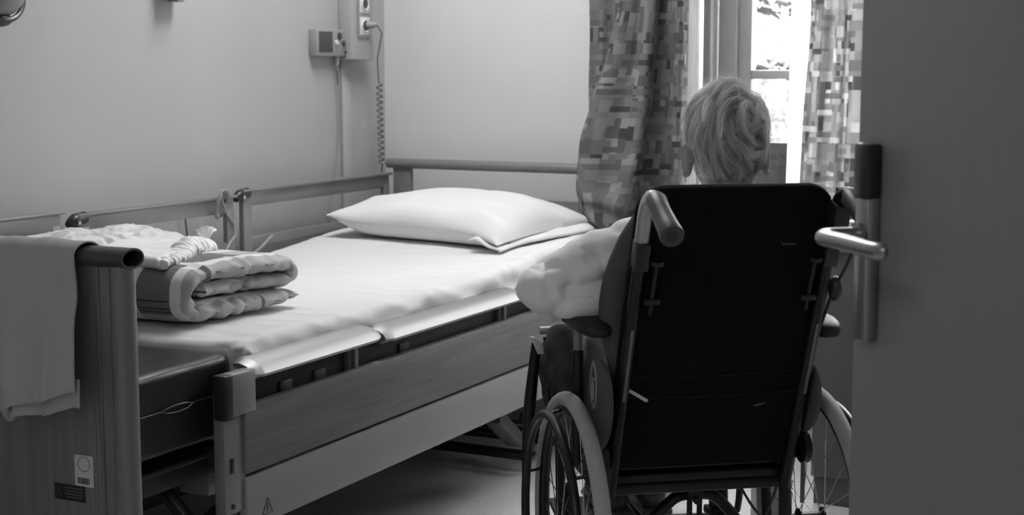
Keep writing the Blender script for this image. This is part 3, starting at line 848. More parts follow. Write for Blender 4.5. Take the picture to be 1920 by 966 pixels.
# white pad lying on the duvet, and the crumpled film packet behind
pd = tag(empty('incontinence_pad', (-2.50, 3.0, .832)), 'folded white pad with gathered frilly edges on top of the quilt', 'pad')
P0_ = V(pd.location)
PA, PB, PC, PD = V((-2.64, 2.93, .838)), V((-2.36, 2.83, .846)), V((-2.50, 3.19, .842)), V((-2.74, 3.14, .838))
def padpt(u, v): return PA.lerp(PB, u).lerp(PD.lerp(PC, u), v)
b = MB()
def pad_disp(p, n):
    return p + n * (.003 * ridge((p.x * 5, p.y * 5, 0), 2.2) + .002 * nz(p, 30))
c_ = padpt(.45, .5)
b.prism([(padpt(u, v) - c_).to_tuple()[:2] for u, v in ((0, 0), (.5, -.03), (1, 0), (1.02, .5), (1, 1), (.5, 1.02), (0, 1))], .026, Matrix.Translation(c_ + V((0, 0, -.008))), .010)
o = fuse(b, 'pad_body', M['pad'], None, .004, 3, pad_disp); o.data.transform(Matrix.Translation(-P0_)); o.parent = pd
def frill(q0, q1, rad, hgt, name, seed, dens):
    """bunched gathered edge: a puffed roll creased across its length"""
    b = MB(); N_ = 26
    pts = [q0.lerp(q1, k / N_) + V((.004 * math.sin(k * .9 + seed), .004 * math.cos(k * 1.3), hgt * math.sin(k / N_ * PI) * .4)) for k in range(N_ + 1)]
    b.tube(pts, [rad * (.55 + .5 * math.sin(.3 + 2.5 * k / N_)) for k in range(N_ + 1)], n=20, flat=.75)
    ax = (q1 - q0).normalized(); L_ = (q1 - q0).length
    def dsp(p, n):
        t = (p - q0).dot(ax)
        w = math.sin(t * dens * .8 + 5 * nz((p.x * 28, p.y * 28, p.z * 28 + seed), 1)) * .45 + math.sin(t * dens * 2.3 + 4 * nz(p, 40)) * .25
        return p + n * (.0040 * w + .009 * nz(p, 24))
    o = fuse(b, name, M['pad'], None, .0028, 2, dsp); o.data.transform(Matrix.Translation(-P0_)); o.parent = pd
frill(padpt(1.02, .02) - V((0, 0, .014)), padpt(1.02, .62) - V((0, 0, .014)), .022, .0, 'gathered_edge', 1.0, 330)
frill(padpt(.98, .40) - V((0, 0, .012)), padpt(1.0, 1.02) - V((0, 0, .012)), .032, .020, 'gathered_edge', 4.0, 300)
b = MB()
tip = padpt(1.0, 1.0) + V((0, .005, -.002))
def fan(u, v):
    a_ = -.9 + 1.9 * u
    return tip - P0_ + V((-.010 + .006 * math.sin(u * 60) * v, .008 + .048 * v * math.sin(a_) , .040 * v * math.cos(a_ * .8) + .003 * math.sin(u * 37 + v * 5)))
b.grid(fan, 90, 6); b.out('pad_tab', M['pad'], pd, solid=.0012)

# crumpled packet
def packet(p, n):
    v = .010 * ridge((p.x * 1.2, p.y, p.z * 2), 8) + .007 * ridge(p, 19) + .004 * ridge(p, 42)
    q = p + n * (v - .008)
    return V((max(q.x, -2.965), q.y, max(q.z, .687)))
b = MB(); b.ell((-2.84, 3.03, .775), (.125, .22, .092)); b.ell((-2.80, 3.20, .790), (.12, .20, .078)); b.box((-2.845, 3.08, .728), (.22, .52, .075), bev=.03); b.ell((-2.79, 3.33, .775), (.08, .12, .055), rot=(.3, 0, 0))
tag(fuse(b, 'film_packet', M['bag'], None, .006, 2, packet), 'crumpled white film-wrapped packet behind the quilt, beside the left wall', 'packet')

# towel over the footboard
def towel(u, v):
    # u : across (X), v : from behind over the cap down the front
    xr = -2.128; X = -2.62 + u * (xr + 2.62)
    s = -.10 + v * .52
    rad = .040
    if s < 0: y, z = 2.343 + rad, .925 + s
    else:
        arc = PI * rad
        if s < arc:
            a = s / rad; y, z = 2.343 + rad * math.cos(a), .925 + rad * .62 * math.sin(a)
        else:
            y, z = 2.343 - rad, .925 - (s - arc)
    dn = max(0.0, .925 - z) if s > 0 else 0
    tipx = math.exp(-((X + 2.30) / .035) ** 2)
    z -= dn * (.10 * tipx - .10 * ss(-2.22, -2.13, X)) * ss(.1, .3, dn)
    X += (.045 * dn + .016 * ss(0, .1, dn)) * u + .01 * math.sin(z * 20) * u * ss(.05, .2, dn)
    fold = .012 * math.sin(X * 34 + 3 * nz((X * 3, z * 2, 0), 1) + z * 5) + .016 * ridge((X * 5 + z * 2.2, z * 1.2, 2), 1.5) + .006 * ridge((X * 14 + z * 6, z * 5, 8), 1.0)
    if s > 0:
        y -= (fold + .024) * (.15 + .75 * ss(0, .25, dn))
        for xc, sl, amp, w_ in ((-2.285, .22, .013, .006), (-2.225, .30, .015, .005), (-2.36, -.15, .012, .007), (-2.175, .12, .008, .008)):
            dx = X - (xc + sl * (dn - .12)) - .008 * math.sin(dn * 18)
            y -= 1.7 * amp * math.exp(-max(0, dx) / .035) * ss(-w_, w_, dx) * ss(.06, .22, dn) + .004 * ss(0, .3, dn)
    z += .0035 * nz((X * 25, y * 10, 1), 1) * (1 if s >= 0 else 0)
    return V((X, y, z))
b = MB(); b.grid(towel, 90, 80)
to = tag(b.out('towel', M['towel'], solid=.004, angle=180), 'pale cotton cloth hung over the footboard of the bed', 'cloth')
b = MB()
def hem(u, v):
    p = towel(.60 + .40 * u, 1.0); q = towel(.60 + .40 * u, .93)
    r = q.lerp(p, .2 + .95 * v) + V((.0, .014, -.012 * v - .018 * v * u))
    return r
b.grid(hem, 30, 6); b.out('under_layer', M['towel'], to, solid=.004, angle=180)
b = MB()
rb = random.Random(11)
for row, (z, n_) in enumerate(((.632, 1), (.618, 2), (.606, 3), (.598, 4))):
    for k in range(n_):
        X = -2.362 - k * .009; b.box((X, 2.278, z), (.006, .001, .0035), bev=.0004)
b.out('laundry_mark', M['thread'], to, smooth=False)

# looped cord on the rail
b = MB()
pts = []
for k in range(60):
    a = k / 60 * 2 * PI * 2.4
    pts.append((-2.965 + .016 * math.sin(a * .9), 3.865 + .034 * math.cos(a) + .003 * math.sin(a * 3), .868 + .046 * math.sin(a)))
pts += [(-2.97, 3.90, .835), (-2.97, 3.935, .80), (-2.96, 3.93, .765), (-2.955, 3.89, .742), (-2.95, 3.86, .715)]
b.tube(pts, .0035, n=8)
tag(b.out('rail_cord', M['cable']), 'pale cord looped around the raised bed rail', 'cord')
b = MB(); b.tube([(-2.965, 4.135, .742), (-2.955, 4.10, .735), (-2.945, 4.04, .712), (-2.93, 3.97, .70)], .004, n=8, sm=4)
tag(b.out('strap_end', M['cable']), 'short pale cord end by the lower bar of the raised rail', 'cord')
b = MB(); b.tube([(-3.06, 3.83, 0.2), (-3.06, 3.82, .70), (-3.06, 3.80, .86)], .003, n=6)
tag(b.out('hanging_flex', M['cable_dark']), 'thin dark flex hanging against the left wall behind the bed rail', 'cord')

# ------------------------------------------------------------------ curtains
# (distance in front of the wall, X) control points of the folds at several heights
def cloth_from(levels, nz_, nu, extra=None):
    zs = [l[0] for l in levels]
    def at(z, u):
        # interpolate levels (smooth)
        for i in range(len(zs) - 1):
            if z >= zs[i + 1] or i == len(zs) - 2: break
        t = (z - zs[i]) / (zs[i + 1] - zs[i]); t = max(0, min(1, t)); t = t * t * (3 - 2 * t) * .5 + t * .5
        A, B_ = levels[i][1], levels[i + 1][1]
        n = len(A) - 1; f = u * n; k = min(int(f), n - 1); w = f - k
        def g(L_, j): j = max(0, min(n, j)); return V((L_[j][0], L_[j][1], 0))
        def cr(L_):
            p0, p1, p2, p3 = g(L_, k - 1), g(L_, k), g(L_, k + 1), g(L_, k + 2)
            return 0.5 * ((2 * p1) + (p2 - p0) * w + (2 * p0 - 5 * p1 + 4 * p2 - p3) * w * w + (3 * p1 - p0 - 3 * p2 + p3) * w ** 3)
        return cr(A).lerp(cr(B_), t)
    z0, z1 = zs[0], zs[-1]
    def f(u, v):
        z = z0 + (z1 - z0) * v
        p = at(z, u)
        q = V((p.x, YB - .05 - p.y, z))
        q += V((.004 * nz((u * 6, z * 3, 0), 1.3), .008 * nz((u * 14, z * 4, 7), 1), 0))
        if extra: q = extra(q, u, v)
        return q
    return f
cur = empty('curtain', (-2.0, YB - .08, 0), label='patchwork patterned curtain left of the window, draped onto the bed', cat='curtain')
LB = [
    (2.62, [(-2.20, .0), (-2.15, .03), (-2.10, .01), (-2.05, .04), (-2.0, .02)]),
    (1.30, [(-2.20, .0), (-2.15, .03), (-2.10, .01), (-2.05, .04), (-2.0, .02)]),
    (0.95, [(-2.19, .0), (-2.15, .03), (-2.10, .01), (-2.05, .04), (-2.0, .02)]),
]
LV = [
    (2.62, [(-2.05, .09), (-2.06, .12), (-2.02, .16), (-1.96, .14), (-1.905, .16), (-1.90, .09), (-1.86, .07), (-1.82, .10), (-1.81, .05)]),
    (1.525, [(-2.01, .08), (-2.03, .12), (-2.00, .17), (-1.95, .15), (-1.895, .16), (-1.895, .08), (-1.86, .06), (-1.82, .10), (-1.81, .05)]),
    (1.345, [(-2.05, .08), (-2.075, .12), (-2.04, .17), (-1.97, .15), (-1.912, .16), (-1.912, .08), (-1.87, .06), (-1.82, .10), (-1.81, .05)]),
    (1.20, [(-2.09, .08), (-2.128, .12), (-2.09, .18), (-2.00, .15), (-1.925, .17), (-1.925, .08), (-1.87, .06), (-1.82, .10), (-1.81, .05)]),
    (1.035, [(-2.13, .08), (-2.172, .12), (-2.13, .19), (-2.03, .16), (-1.940, .18), (-1.945, .08), (-1.88, .06), (-1.83, .10), (-1.81, .05)]),
    (0.90, [(-2.14, .08), (-2.178, .13), (-2.14, .20), (-2.05, .18), (-1.960, .19), (-1.965, .09), (-1.89, .06), (-1.83, .10), (-1.81, .05)]),
    (0.82, [(-2.14, .10), (-2.168, .14), (-2.13, .22), (-2.06, .22), (-1.972, .20), (-1.975, .09), (-1.89, .06), (-1.84, .10), (-1.81, .05)]),
    (0.775, [(-2.10, .12), (-2.12, .16), (-2.09, .23), (-2.05, .24), (-1.985, .21), (-1.985, .09), (-1.89, .06), (-1.84, .10), (-1.81, .05)]),
    (0.745, [(-2.05, .14), (-2.05, .18), (-2.04, .23), (-2.02, .24), (-1.99, .21), (-1.99, .09), (-1.89, .06), (-1.84, .10), (-1.81, .05)]),
]
def crumple(q, u, v):
    k = ss(.92, .80, q.z)
    return q + V((0, -.012 * k * math.sin(q.z * 70 + q.x * 22), 0))
f = cloth_from(LV, 0, 0, crumple)
off = V(cur.location)
b = MB(); b.grid(lambda u, v: f(u, v) - off, 120, 180, uv=lambda u, v: (u * .62, v * 1.875))
b.out('curtain_cloth', M['curtain'], cur, solid=.0015, angle=180)
fb_ = cloth_from(LB, 0, 0)
b = MB(); b.grid(lambda u, v: fb_(u, v) - off, 40, 60, uv=lambda u, v: (u * .22 + 7, v * 1.67))
b.out('curtain_cloth', M['curtain'], cur, solid=.0015, angle=180)
# lighter lining edge at the window side
cr2 = empty('curtain', (-1.29, YB - .08, 0), label='plaid patterned curtain right of the window beside the open door', cat='curtain')
LV2 = [
    (2.62, [(-1.40, .0), (-1.375, .03), (-1.345, .06), (-1.31, .03), (-1.28, .05), (-1.255, .02), (-1.23, .05), (-1.18, .0)]),
    (1.50, [(-1.40, .0), (-1.375, .03), (-1.345, .05), (-1.31, .03), (-1.28, .04), (-1.265, .02), (-1.235, .05), (-1.18, .0)]),
    (0.86, [(-1.425, .0), (-1.395, .03), (-1.365, .06), (-1.33, .03), (-1.295, .05), (-1.275, .02), (-1.245, .05), (-1.18, .0)]),
]
f2 = cloth_from(LV2, 0, 0); off2 = V(cr2.location)
b = MB(); b.grid(lambda u, v: f2(u, v) + V((0, -.0, 0)) - off2, 70, 60, uv=lambda u, v: (u * .34 + 3, v * 1.76))
b.out('curtain_cloth', M['curtain_thin'], cr2, solid=.001, angle=180)
ne = empty('net_curtain', (-1.45, YB, 0), label='sheer white net curtain hanging in front of the window glass', cat='net curtain')
def netf(u, v):
    z = 2.6 - v * 1.74
    x0 = -1.475 - .03 * ss(1.6, .9, z) - .012 * math.sin(z * 5); x1 = -1.34
    return V((x0 + (x1 - x0) * u + 1.45, .015 + .012 * math.sin(u * 34 + z * 1.2), z))
b = MB(); b.grid(netf, 60, 40); b.out('net_cloth', M['sheer'], ne, angle=180)
b = MB(); b.grid(lambda u, v: V((-1.835 + .035 * u + 1.45, -.02 + .008 * math.sin(u * 20 + v * 4), 2.6 - v * 1.74)), 16, 30); b.out('net_cloth', M['sheer'], ne, angle=180)
b = MB(); b.tube([(-2.3, YB - .09, 2.63), (-.2, YB - .09, 2.63)], .012, n=12)
tag(b.out('curtain_rod', M['greytube']), 'metal curtain rod above the window', 'curtain rod')

# ------------------------------------------------------------------ cabinet under the window and things on it
cb = empty('bedside_cabinet', (-.9, 4.55, 0), label='dark grey cabinet behind the wheelchair beside the open door', cat='cabinet')
local(cb, (-1.187, 4.36, .085), (-.55, 4.80, .765), 'cabinet_body', M['cabinet'], .004)
local(cb, (-1.197, 4.35, .765), (-.54, 4.81, .79), 'cabinet_top', M['trim'], .004)
local(cb, (-1.18, 4.37, 0), (-.56, 4.79, .085), 'plinth', M['cabinet'], .003)
pb = empty('paper_box', (-1.06, 4.5, .79), label='pale ribbed paper stack standing on the grey cabinet', cat='box')
b = MB(); b.box((0, 0, .09), (.085, .10, .18), rot=(0, 0, .25), bev=.003)
b.out('box_body', M['label'], pb)
b = MB()
for k in range(12): b.box((0, 0, .02 + k * .011), (.087, .102, .002), rot=(0, 0, .25))
b.out('paper_edges', M['unit'], pb, smooth=False)

# ------------------------------------------------------------------ door
LATCH = V((-.517, 2.105, 0)); dd = V((.669, -.743, 0)).normalized(); dn = V((dd.y, -dd.x, 0))
ang = math.atan2(dd.y, dd.x)
door = empty('door_1', LATCH, ang); struct(door)
# local: x along the leaf from the latch edge to the hinge, y out of the far side
def dbox(lo, hi, name, m, parent=None, bev=.002):
    lo = V(lo); hi = V(hi); b = MB(); b.box((lo + hi) / 2, tuple(hi - lo), bev=bev); return b.out(name, m, parent or door)
dbox((0, 0, .008), (.93, .04, 2.12), 'door_leaf', M['door'])
pl = dbox((.030, -.021, .925), (.070, 0, 1.193), 'lock_plate', M['steel'], bev=.007)
dbox((.0285, -.024, 1.120), (.0715, 0, 1.198), 'card_reader', M['black_plastic'], pl, bev=.007)
b = MB(); b.tube([(.05, -.021, 1.072), (.05, -.028, 1.072)], .0175, n=28); b.out('handle_rose', M['steel'], pl)
b = MB()
b.tube([(.05, -.022, 1.072), (.05, -.058, 1.072), (.052, -.071, 1.072), (.061, -.081, 1.072), (.076, -.084, 1.072), (.13, -.084, 1.072), (.212, -.083, 1.071), (.223, -.080, 1.071)], [.0115] * 7 + [.009], n=20, sm=5)
b.out('lever_handle', M['steel'], pl)
for z in (.3, 1.1, 1.9): 
    b = MB(); b.cyl((.94, .02, z - .05), (.94, .02, z + .05), .009); b.out('hinge', M['steel'], door)

# ------------------------------------------------------------------ wheelchair
A38 = math.radians(38)
OC = V((-1.089, 3.052, 0))
wc = empty('wheelchair', OC, A38, label='black wheelchair with high back facing the window', cat='wheelchair')
def part(b, name, m, parent=None, **k): return b.out(name, m, parent or wc, **k)
def wheel(r, side):
    """side -1 left, +1 right : outboard direction"""
    c = V((r, 0, .305)); ax = V((1, 0, .0))
    b = MB(); b.torus(c, .272, .0115, ax, 72, 10, 1.0)
    w = part(b, 'rear_wheel', M['chairframe'])
    b = MB(); b.torus(c, .289, .0165, ax, 80, 14, 1.05); part(b, 'tyre', M['tyre'], w)
    b = MB(); hc = c + V((side * .046, 0, 0)); b.torus(hc, .258, .010, ax, 72, 12); part(b, 'hand_rim', M['chairframe'], w)
    for k in range(6):
        a = k / 6 * 2 * PI + .3; b = MB()
        b.tube([c + V((side * .006, math.cos(a) * .266, math.sin(a) * .266)), hc + V((0, math.cos(a) * .256, math.sin(a) * .256))], .004, n=8)
        part(b, 'rim_tab', M['chairframe'], w)
    b = MB(); b.tube([c - V((.032, 0, 0)), c - V((.028, 0, 0)), c - V((.024, 0, 0)), c + V((.024, 0, 0)), c + V((.028, 0, 0)), c + V((.034, 0, 0))], [.018, .026, .016, .016, .026, .014], n=24)
    part(b, 'hub', M['chairframe'], w)
    for k in range(24):
        a = k / 24 * 2 * PI; sd = .026 if k % 2 else -.026; a2 = a + (.55 if (k // 2) % 2 else -.55)
        b = MB(); b.tube([c + V((sd, math.cos(a2) * .022, math.sin(a2) * .022)), c + V((0, math.cos(a) * .266, math.sin(a) * .266))], .0011, n=5)
        part(b, 'spoke', M['chrome'], w)
wheel(-.2725, -1); wheel(.2725, 1)

TH = math.radians(21)
bu = V((0, -math.sin(TH), math.cos(TH)))     # up along the back
bn = V((0, math.cos(TH), math.sin(TH)))      # towards the sitter
def bk(x, s, d=0.0): return V((x, -.062, .47)) + bu * s + bn * d   # s along the back, d forward of the tubes
def rrect(x0, x1, y0, y1, rt, rb_, n=10, waist=0.0):
    pts = []
    for cx, cy, r, a0 in ((x1 - rt, y1 - rt, rt, 0), (x0 + rt, y1 - rt, rt, PI / 2), (x0 + rb_, y0 + rb_, rb_, PI), (x1 - rb_, y0 + rb_, rb_, 1.5 * PI)):
        for k in range(n + 1):
            a = a0 + k / n * PI / 2; pts.append((cx + r * math.cos(a), cy + r * math.sin(a)))
    return pts
# backrest shell
mtx = Matrix.Translation(bk(0, 0, .020)) @ Matrix((V((1, 0, 0)), bu, V((1, 0, 0)).cross(bu))).transposed().to_4x4()
b = MB(); b.prism(rrect(-.210, .196, -.022, .636, .058, .02), .032, mtx, .012); sh = part(b, 'backrest', M['chairblack'])
sh.modifiers.clear()
b = MB()
for s in (.215, .165):
    b = MB(); b.tube([bk(-.20, s, .0025), bk(0.0, s - .006, .002), bk(.19, s, .0025)], .0009, n=5)
    part(b, 'backrest_seam', M['chairframe'], sh)
# cushion with side wings
def wing(side):
    b = MB()
    prof = [(.12, .190, .02), (.20, .205, .04), (.30, .228, .06), (.39, .228, .065), (.48, .212, .055), (.56, .196, .03)] if side < 0 else [(.12, .17, .02), (.22, .178, .04), (.33, .18, .05), (.44, .175, .05), (.56, .16, .03)]
    pts = [bk(side * (w - .022), s, d + .025) for s, w, d in prof]
    b.tube(pts, ([.02, .028, .032, .032, .030, .02] if side < 0 else [.02, .025, .025, .025, .018]), n=16, sm=5)
    part(b, 'side_support', M['cushion'])
wing(-1); wing(1)
b = MB(); b.prism(rrect(-.195, .18, .03, .60, .05, .03), .05, mtx @ Matrix.Translation((0, 0, -.045)), .02); part(b, 'back_cushion', M['cushion'])
# seat
b = MB(); roundbox(b, (-.215, -.02, .435), (.215, .42, .50), .025, (8, 8, 3)); part(b, 'seat_cushion', M['cushion'])
b = MB(); b.box((0, .19, .425), (.43, .44, .018), bev=.004); part(b, 'seat_plate', M['chairframe'])
# back tubes with push handles
for sx in (-1, 1):
    x = sx * .196
    b = MB(); b.tube([bk(x, -.08, 0), bk(x, .47, 0)], .0125, n=16); bt = part(b, 'back_tube', M['chairframe'])
    b = MB(); b.box(bk(x, .50, -.004), (.03, .034, .06), rot=(TH, 0, 0), bev=.004); part(b, 'clamp', M['black_plastic'], bt)
    b = MB()
    gt = [bk(x, .48, 0), bk(x, .56, 0), bk(x, .595, -.002), bk(x, .622, -.012), bk(x, .638, -.030), bk(x, .643, -.052)]
    b.tube(gt, .0145, n=18, sm=5); h = part(b, 'push_handle', M['greytube'] if sx < 0 else M['chairframe'])
    b = MB()
    g0 = bk(x, .643, -.045); gd = (-bn * .93 - V((0, 0, 1)) * .12).normalized()
    b.tube([g0, g0 + gd * .012, g0 + gd * .045, g0 + gd * .10, g0 + gd * .125, g0 + gd * .13], [.017, .0215, .0195, .0215, .0235, .0225], n=24)
    g = part(b, 'grip', M['grip'], h)
    b = MB(); b.cyl(g0 + gd * .1302, g0 + gd * .1308, .012); part(b, 'grip_hole', M['black_plastic'], h)
    # clamping knobs on the tubes
    b = MB(); kx = x - sx * .032
    b.tube([bk(kx, .485, -.012), bk(kx, .495, -.012)], [.0165, .0165], n=20); b.tube([bk(kx, .37, -.010), bk(kx, .485, -.012)], .005, n=10); b.box(bk(kx, .40, -.012), (.034, .012, .014), rot=(TH, 0, 0), bev=.003)
    part(b, 'height_knob', M['chairframe'], bt)
    b = MB(); b.box(bk(x - sx * .0, .25, -.0135), (.006, .001, .17), rot=(TH, 0, 0)); part(b, 'tube_label', M['midlabel'], bt, smooth=False)
    # hinge at the bottom
    b = MB(); b.tube([bk(x, .02, .0) + V((sx * .020, 0, 0)), bk(x, .02, 0) + V((sx * .034, 0, 0))], .034, n=28); part(b, 'recline_hinge', M['chairframe'], bt)
# right handle clamp and brake cable
b = MB(); b.box(bk(.20, .63, -.025), (.030, .05, .022), rot=(TH, 0, 0), bev=.004); b.box(bk(.196, .575, -.014), (.034, .045, .075), rot=(TH, 0, 0), bev=.006)
part(b, 'brake_clamp', M['black_plastic'])
b = MB(); b.tube([bk(.222, .57, -.03), bk(.236, .50, -.02), bk(.222, .40, .0), bk(.212, .30, .01)], .0035, n=8, sm=5); part(b, 'brake_cable', M['black_plastic'])
b = MB(); b.ell(bk(.225, .41, 0), (.014, .018, .026)); part(b, 'release_knob', M['black_plastic'])
# strap ends on the back
b = MB(); b.box(bk(-.187, .205, -.0005), (.006, .002, .036), rot=(TH, 0, 0)); b.box(bk(-.165, .172, -.001), (.052, .002, .0075), rot=Euler((TH, .55, 0)).to_matrix(), bev=.0005); st = part(b, 'strap_end', M['label'], smooth=False)
b = MB(); b.box(bk(.105, .135, -.0), (.024, .001, .003), rot=(TH, -.2, 0)); part(b, 'strap_end', M['midlabel'], smooth=False)
# tiny script mark high on the back
b = MB(); pts = []
for k in range(40):
    t = k / 39; pts.append(bk(.092 + .03 * t, .515 + .0028 * math.sin(t * 26) * (1 - .4 * t) + .004 * math.exp(-(t / .08) ** 2), -.0005))
b.tube(pts, .0007, n=5); part(b, 'woven_mark', M['midlabel'])

# armrests
for sx in (-1, 1):
    x = sx * .252 + (.004 if sx > 0 else 0)
    z0 = .775 if sx < 0 else .758; shift = 0 if sx < 0 else -.0
    b = MB()
    n = 40
    def padring(f_):
        return f_
    sec = []
    for (fy_, w, h, zz) in ((-.135, .012, .010, z0 - .014), (-.125, .028, .017, z0 - .012), (-.09, .041, .021, z0 - .006), (-.03, .043, .020, z0 - .002), (.04, .036, .017, z0 - .006), (.12, .030, .016, z0 - .010), (.20, .034, .016, z0 - .008), (.25, .030, .014, z0 - .010), (.27, .014, .008, z0 - .012)):
        sec.append((fy_, w, h, zz))
    rings = []
    for fy_, w, h, zz in sec:
        ring = []
        for k in range(28):
            a = 2 * PI * k / 28; ca, sa = math.cos(a), math.sin(a)
            ex = abs(ca) ** .6 * (1 if ca > 0 else -1); ey = abs(sa) ** .8 * (1 if sa > 0 else -1)
            ring.append(b.bm.verts.new((x + sx * .006 * math.sin(fy_ * 8) + ex * w, fy_, zz + ey * h * (1 if ey > 0 else .7))))
        rings.append(ring)
    for P, Q in zip(rings, rings[1:]):
        for k in range(28): b.bm.faces.new((P[k], P[(k + 1) % 28], Q[(k + 1) % 28], Q[k]))
    b.bm.faces.new(rings[0]); b.bm.faces.new(list(reversed(rings[-1])))
    ar = part(b, 'armrest', M['leather'], sub=1)
    b = MB(); b.tube([(x, .03, .45), (x, .03, .70)], .013, n=14); po_ = part(b, 'armrest_post', M['chairframe'], ar)
    b = MB(); b.tube([(x, .03, .69), (x, .03, z0 - .01)], .0105, n=14); part(b, 'post_slide', M['bedmetal'], ar)
    # mud guard
    gx = sx * (.232 if sx < 0 else .222)
    gm = Matrix.Translation((gx, 0, 0)) @ Matrix(((0, 0, 1, 0), (1, 0, 0, 0), (0, 1, 0, 0), (0, 0, 0, 1)))
    out_ = []
    for k in range(40):
        a = 2 * PI * k / 40
        k_ = 1.0 if sx < 0 else .84; out_.append((-.055 + k_ * .118 * math.cos(a) * (1.0 if math.cos(a) < 0 else .62), .598 + k_ * .098 * math.sin(a) - .02 * math.cos(a)))
    b = MB(); b.prism(out_, .010, gm, .003); mg = part(b, 'mud_guard', M['cushion'])
    if sx < 0:
        b = MB()
        rp_ = [V((gx - .0055, -.045 + .024 * math.cos(t), .638 + .046 * math.sin(t))) for t in [2 * PI * k / 36 for k in range(36)]]
        b.tube(rp_, .0060, n=6, flat=.12, closed=True, up=V((1, 0, 0)))
        b.box((gx - .0065, -.045, .652), (.002, .046, .005)); b.ell((gx - .006, -.043, .626), (.001, .012, .022))
        part(b, 'ring_label', M['greytube'], mg)
# frame
b = MB()
for sx in (-1, 1):
    x = sx * .205
    b.tube([(x, -.04, .47), (x, .10, .44), (x, .40, .44), (x, .47, .40)], .0125, n=14, sm=3)
    b.tube([(x, -.015, .50), (x, -.015, .20), (x, .06, .17), (x, .38, .17)], .0135, n=14)
    b.tube([(x, .38, .17), (x, .40, .44)], .012, n=12)
    b.tube([(x, -.0, .305), (x + sx * .045, 0, .305)], .012, n=12)
part(b, 'side_frame', M['chairframe'])
b = MB(); b.tube([(-.19, -.02, .403), (.20, -.02, .403)], .0135, n=16); part(b, 'cross_tube', M['chairframe'])
b = MB(); b.tube([(-.19, .05, .436), (.20, .05, .436)], .009, n=16); cbm = part(b, 'cross_tube', M['chairframe'])
b = MB(); b.box((-.03, .039, .440), (.16, .001, .015), rot=(.35, 0, 0)); lbm = part(b, 'frame_label', M['midlabel'], cbm, smooth=False)
b = MB(); b.tube([(-.10, .0378, .434), (-.085, .0378, .434), (-.0925, .0368, .446)], .0012, n=5, closed=True); part(b, 'frame_label_sign', M['label'], cbm, smooth=False)
b = MB(); b.box((.0, -.0, .408), (.0, .0, .0)) if False else None
b.tube([(.015, .07, .40), (.015, .07, .20)], .0065, n=10); b.tube([(.038, .07, .40), (.038, .07, .20)], .0065, n=10); b.box((.0265, .07, .372), (.042, .026, .055), bev=.012)
b.cyl((.0265, .052, .345), (.0265, .06, .345), .008)
part(b, 'tilt_column', M['chairframe'])
for sgn, pts in ((-1, [(.03, .10, .347), (-.0, .10, .345), (-.03, .10, .325), (-.10, .10, .255), (-.16, .10, .20), (-.19, .10, .18)]), (1, [(.03, .10, .347), (.07, .10, .345), (.10, .10, .325), (.15, .10, .265), (.18, .10, .22), (.20, .10, .18)])):
    b = MB(); b.tube(pts, .013, n=12, sm=4); part(b, 'arched_brace', M['chairframe'])
for sx in (-1, 1):
    # clamps beside the wheels
    b = MB(); x = sx * .225
    b.tube([(x - sx * .005, .0, .512), (x + sx * .028, .0, .506)], .017, n=18); b.box((x + sx * .012, -.004, .475), (.022, .022, .05), bev=.004)
    cl = part(b, 'axle_clamp', M['beddark'])
    b = MB(); b.cyl((x + sx * .012, -.018, .462), (x + sx * .012, -.012, .462), .006); part(b, 'clamp_bolt', M['chrome'], cl)
    b = MB(); b.tube([(x - sx * .012, -.03, .60), (x - sx * .012, -.036, .57), (x - sx * .010, -.034, .53), (x - sx * .006, -.02, .50)], .011, n=12, sm=4); part(b, 'hinge_hook', M['grip'], cl)
b = MB(); b.box((.250, -.005, .40), (.010, .003, .11), bev=.0005); part(b, 'side_label', M['midlabel'])
# front castors
for sx in (-1, 1):
    x = sx * .19
    b = MB(); b.tube([(x, .40, .30), (x, .40, .215)], .016, n=16); b.box((x - .022, .375, .15), (.006, .045, .14), rot=(.3, 0, 0), bev=.002); b.box((x + .022, .375, .15), (.006, .045, .14), rot=(.3, 0, 0), bev=.002); b.box((x, .395, .215), (.05, .05, .02), bev=.004)
    fk = part(b, 'castor_fork', M['chairframe'])
    b = MB(); b.torus((x, .355, .09), .072, .018, (1, 0, 0), 40, 12); b.cyl((x - .014, .355, .09), (x + .014, .355, .09), .066); part(b, 'castor_wheel', M['tyre'], fk)
# leg rests
for sx in (-1, 1):
    x = sx * .235
    b = MB()
    b.tube([(x + sx * .022, .425, .645), (x + sx * .034, .44, .50), (x + sx * .038, .455, .40), (x + sx * .04, .46, .25), (x + sx * .038, .47, .19)], [.012, .015, .013, .009, .008], n=14, sm=3)
    lr = part(b, 'leg_rest', M['chairframe'])
    b = MB(); b.tube([(x - sx * .002, .425, .66), (x - sx * .016, .422, .60), (x - sx * .018, .415, .53), (x - sx * .018, .41, .47)], [.009, .013, .015, .014], n=14, sm=4); part(b, 'leg_rest_hanger', M['chairframe'], lr)
    b = MB(); b.tube([(x + sx * .016, .42, .675), (x - sx * .022, .42, .675)], .0095, n=16); b.box((x - sx * .012, .41, .660), (.022, .012, .022), bev=.004); part(b, 'pivot_bar', M['greytube'], lr)
    b = MB()
    b.grid(lambda u, v, x=x, sx=sx: V((x + sx * (.040 - .024 * u ** .55) + (v - .5) * .020 * (.25 + .75 * math.sin(.35 + u * 1.9)), .402 - .006 * math.sin(u * 3), .664 - .042 * u)), 10, 4); part(b, 'release_tab', M['label'], lr, solid=.004)
    b = MB(); b.tube([(x + sx * .038, .47, .19), (x + sx * .02, .56, .15), (x * .55, .58, .145)], .009, n=10, sm=3); part(b, 'foot_tube', M['chairframe'], lr)
    b = MB(); b.box((sx * .095 + .02, .64, .15), (.17, .17, .014), rot=(.2, 0, 0), bev=.004); part(b, 'foot_plate', M['chairframe'], lr)
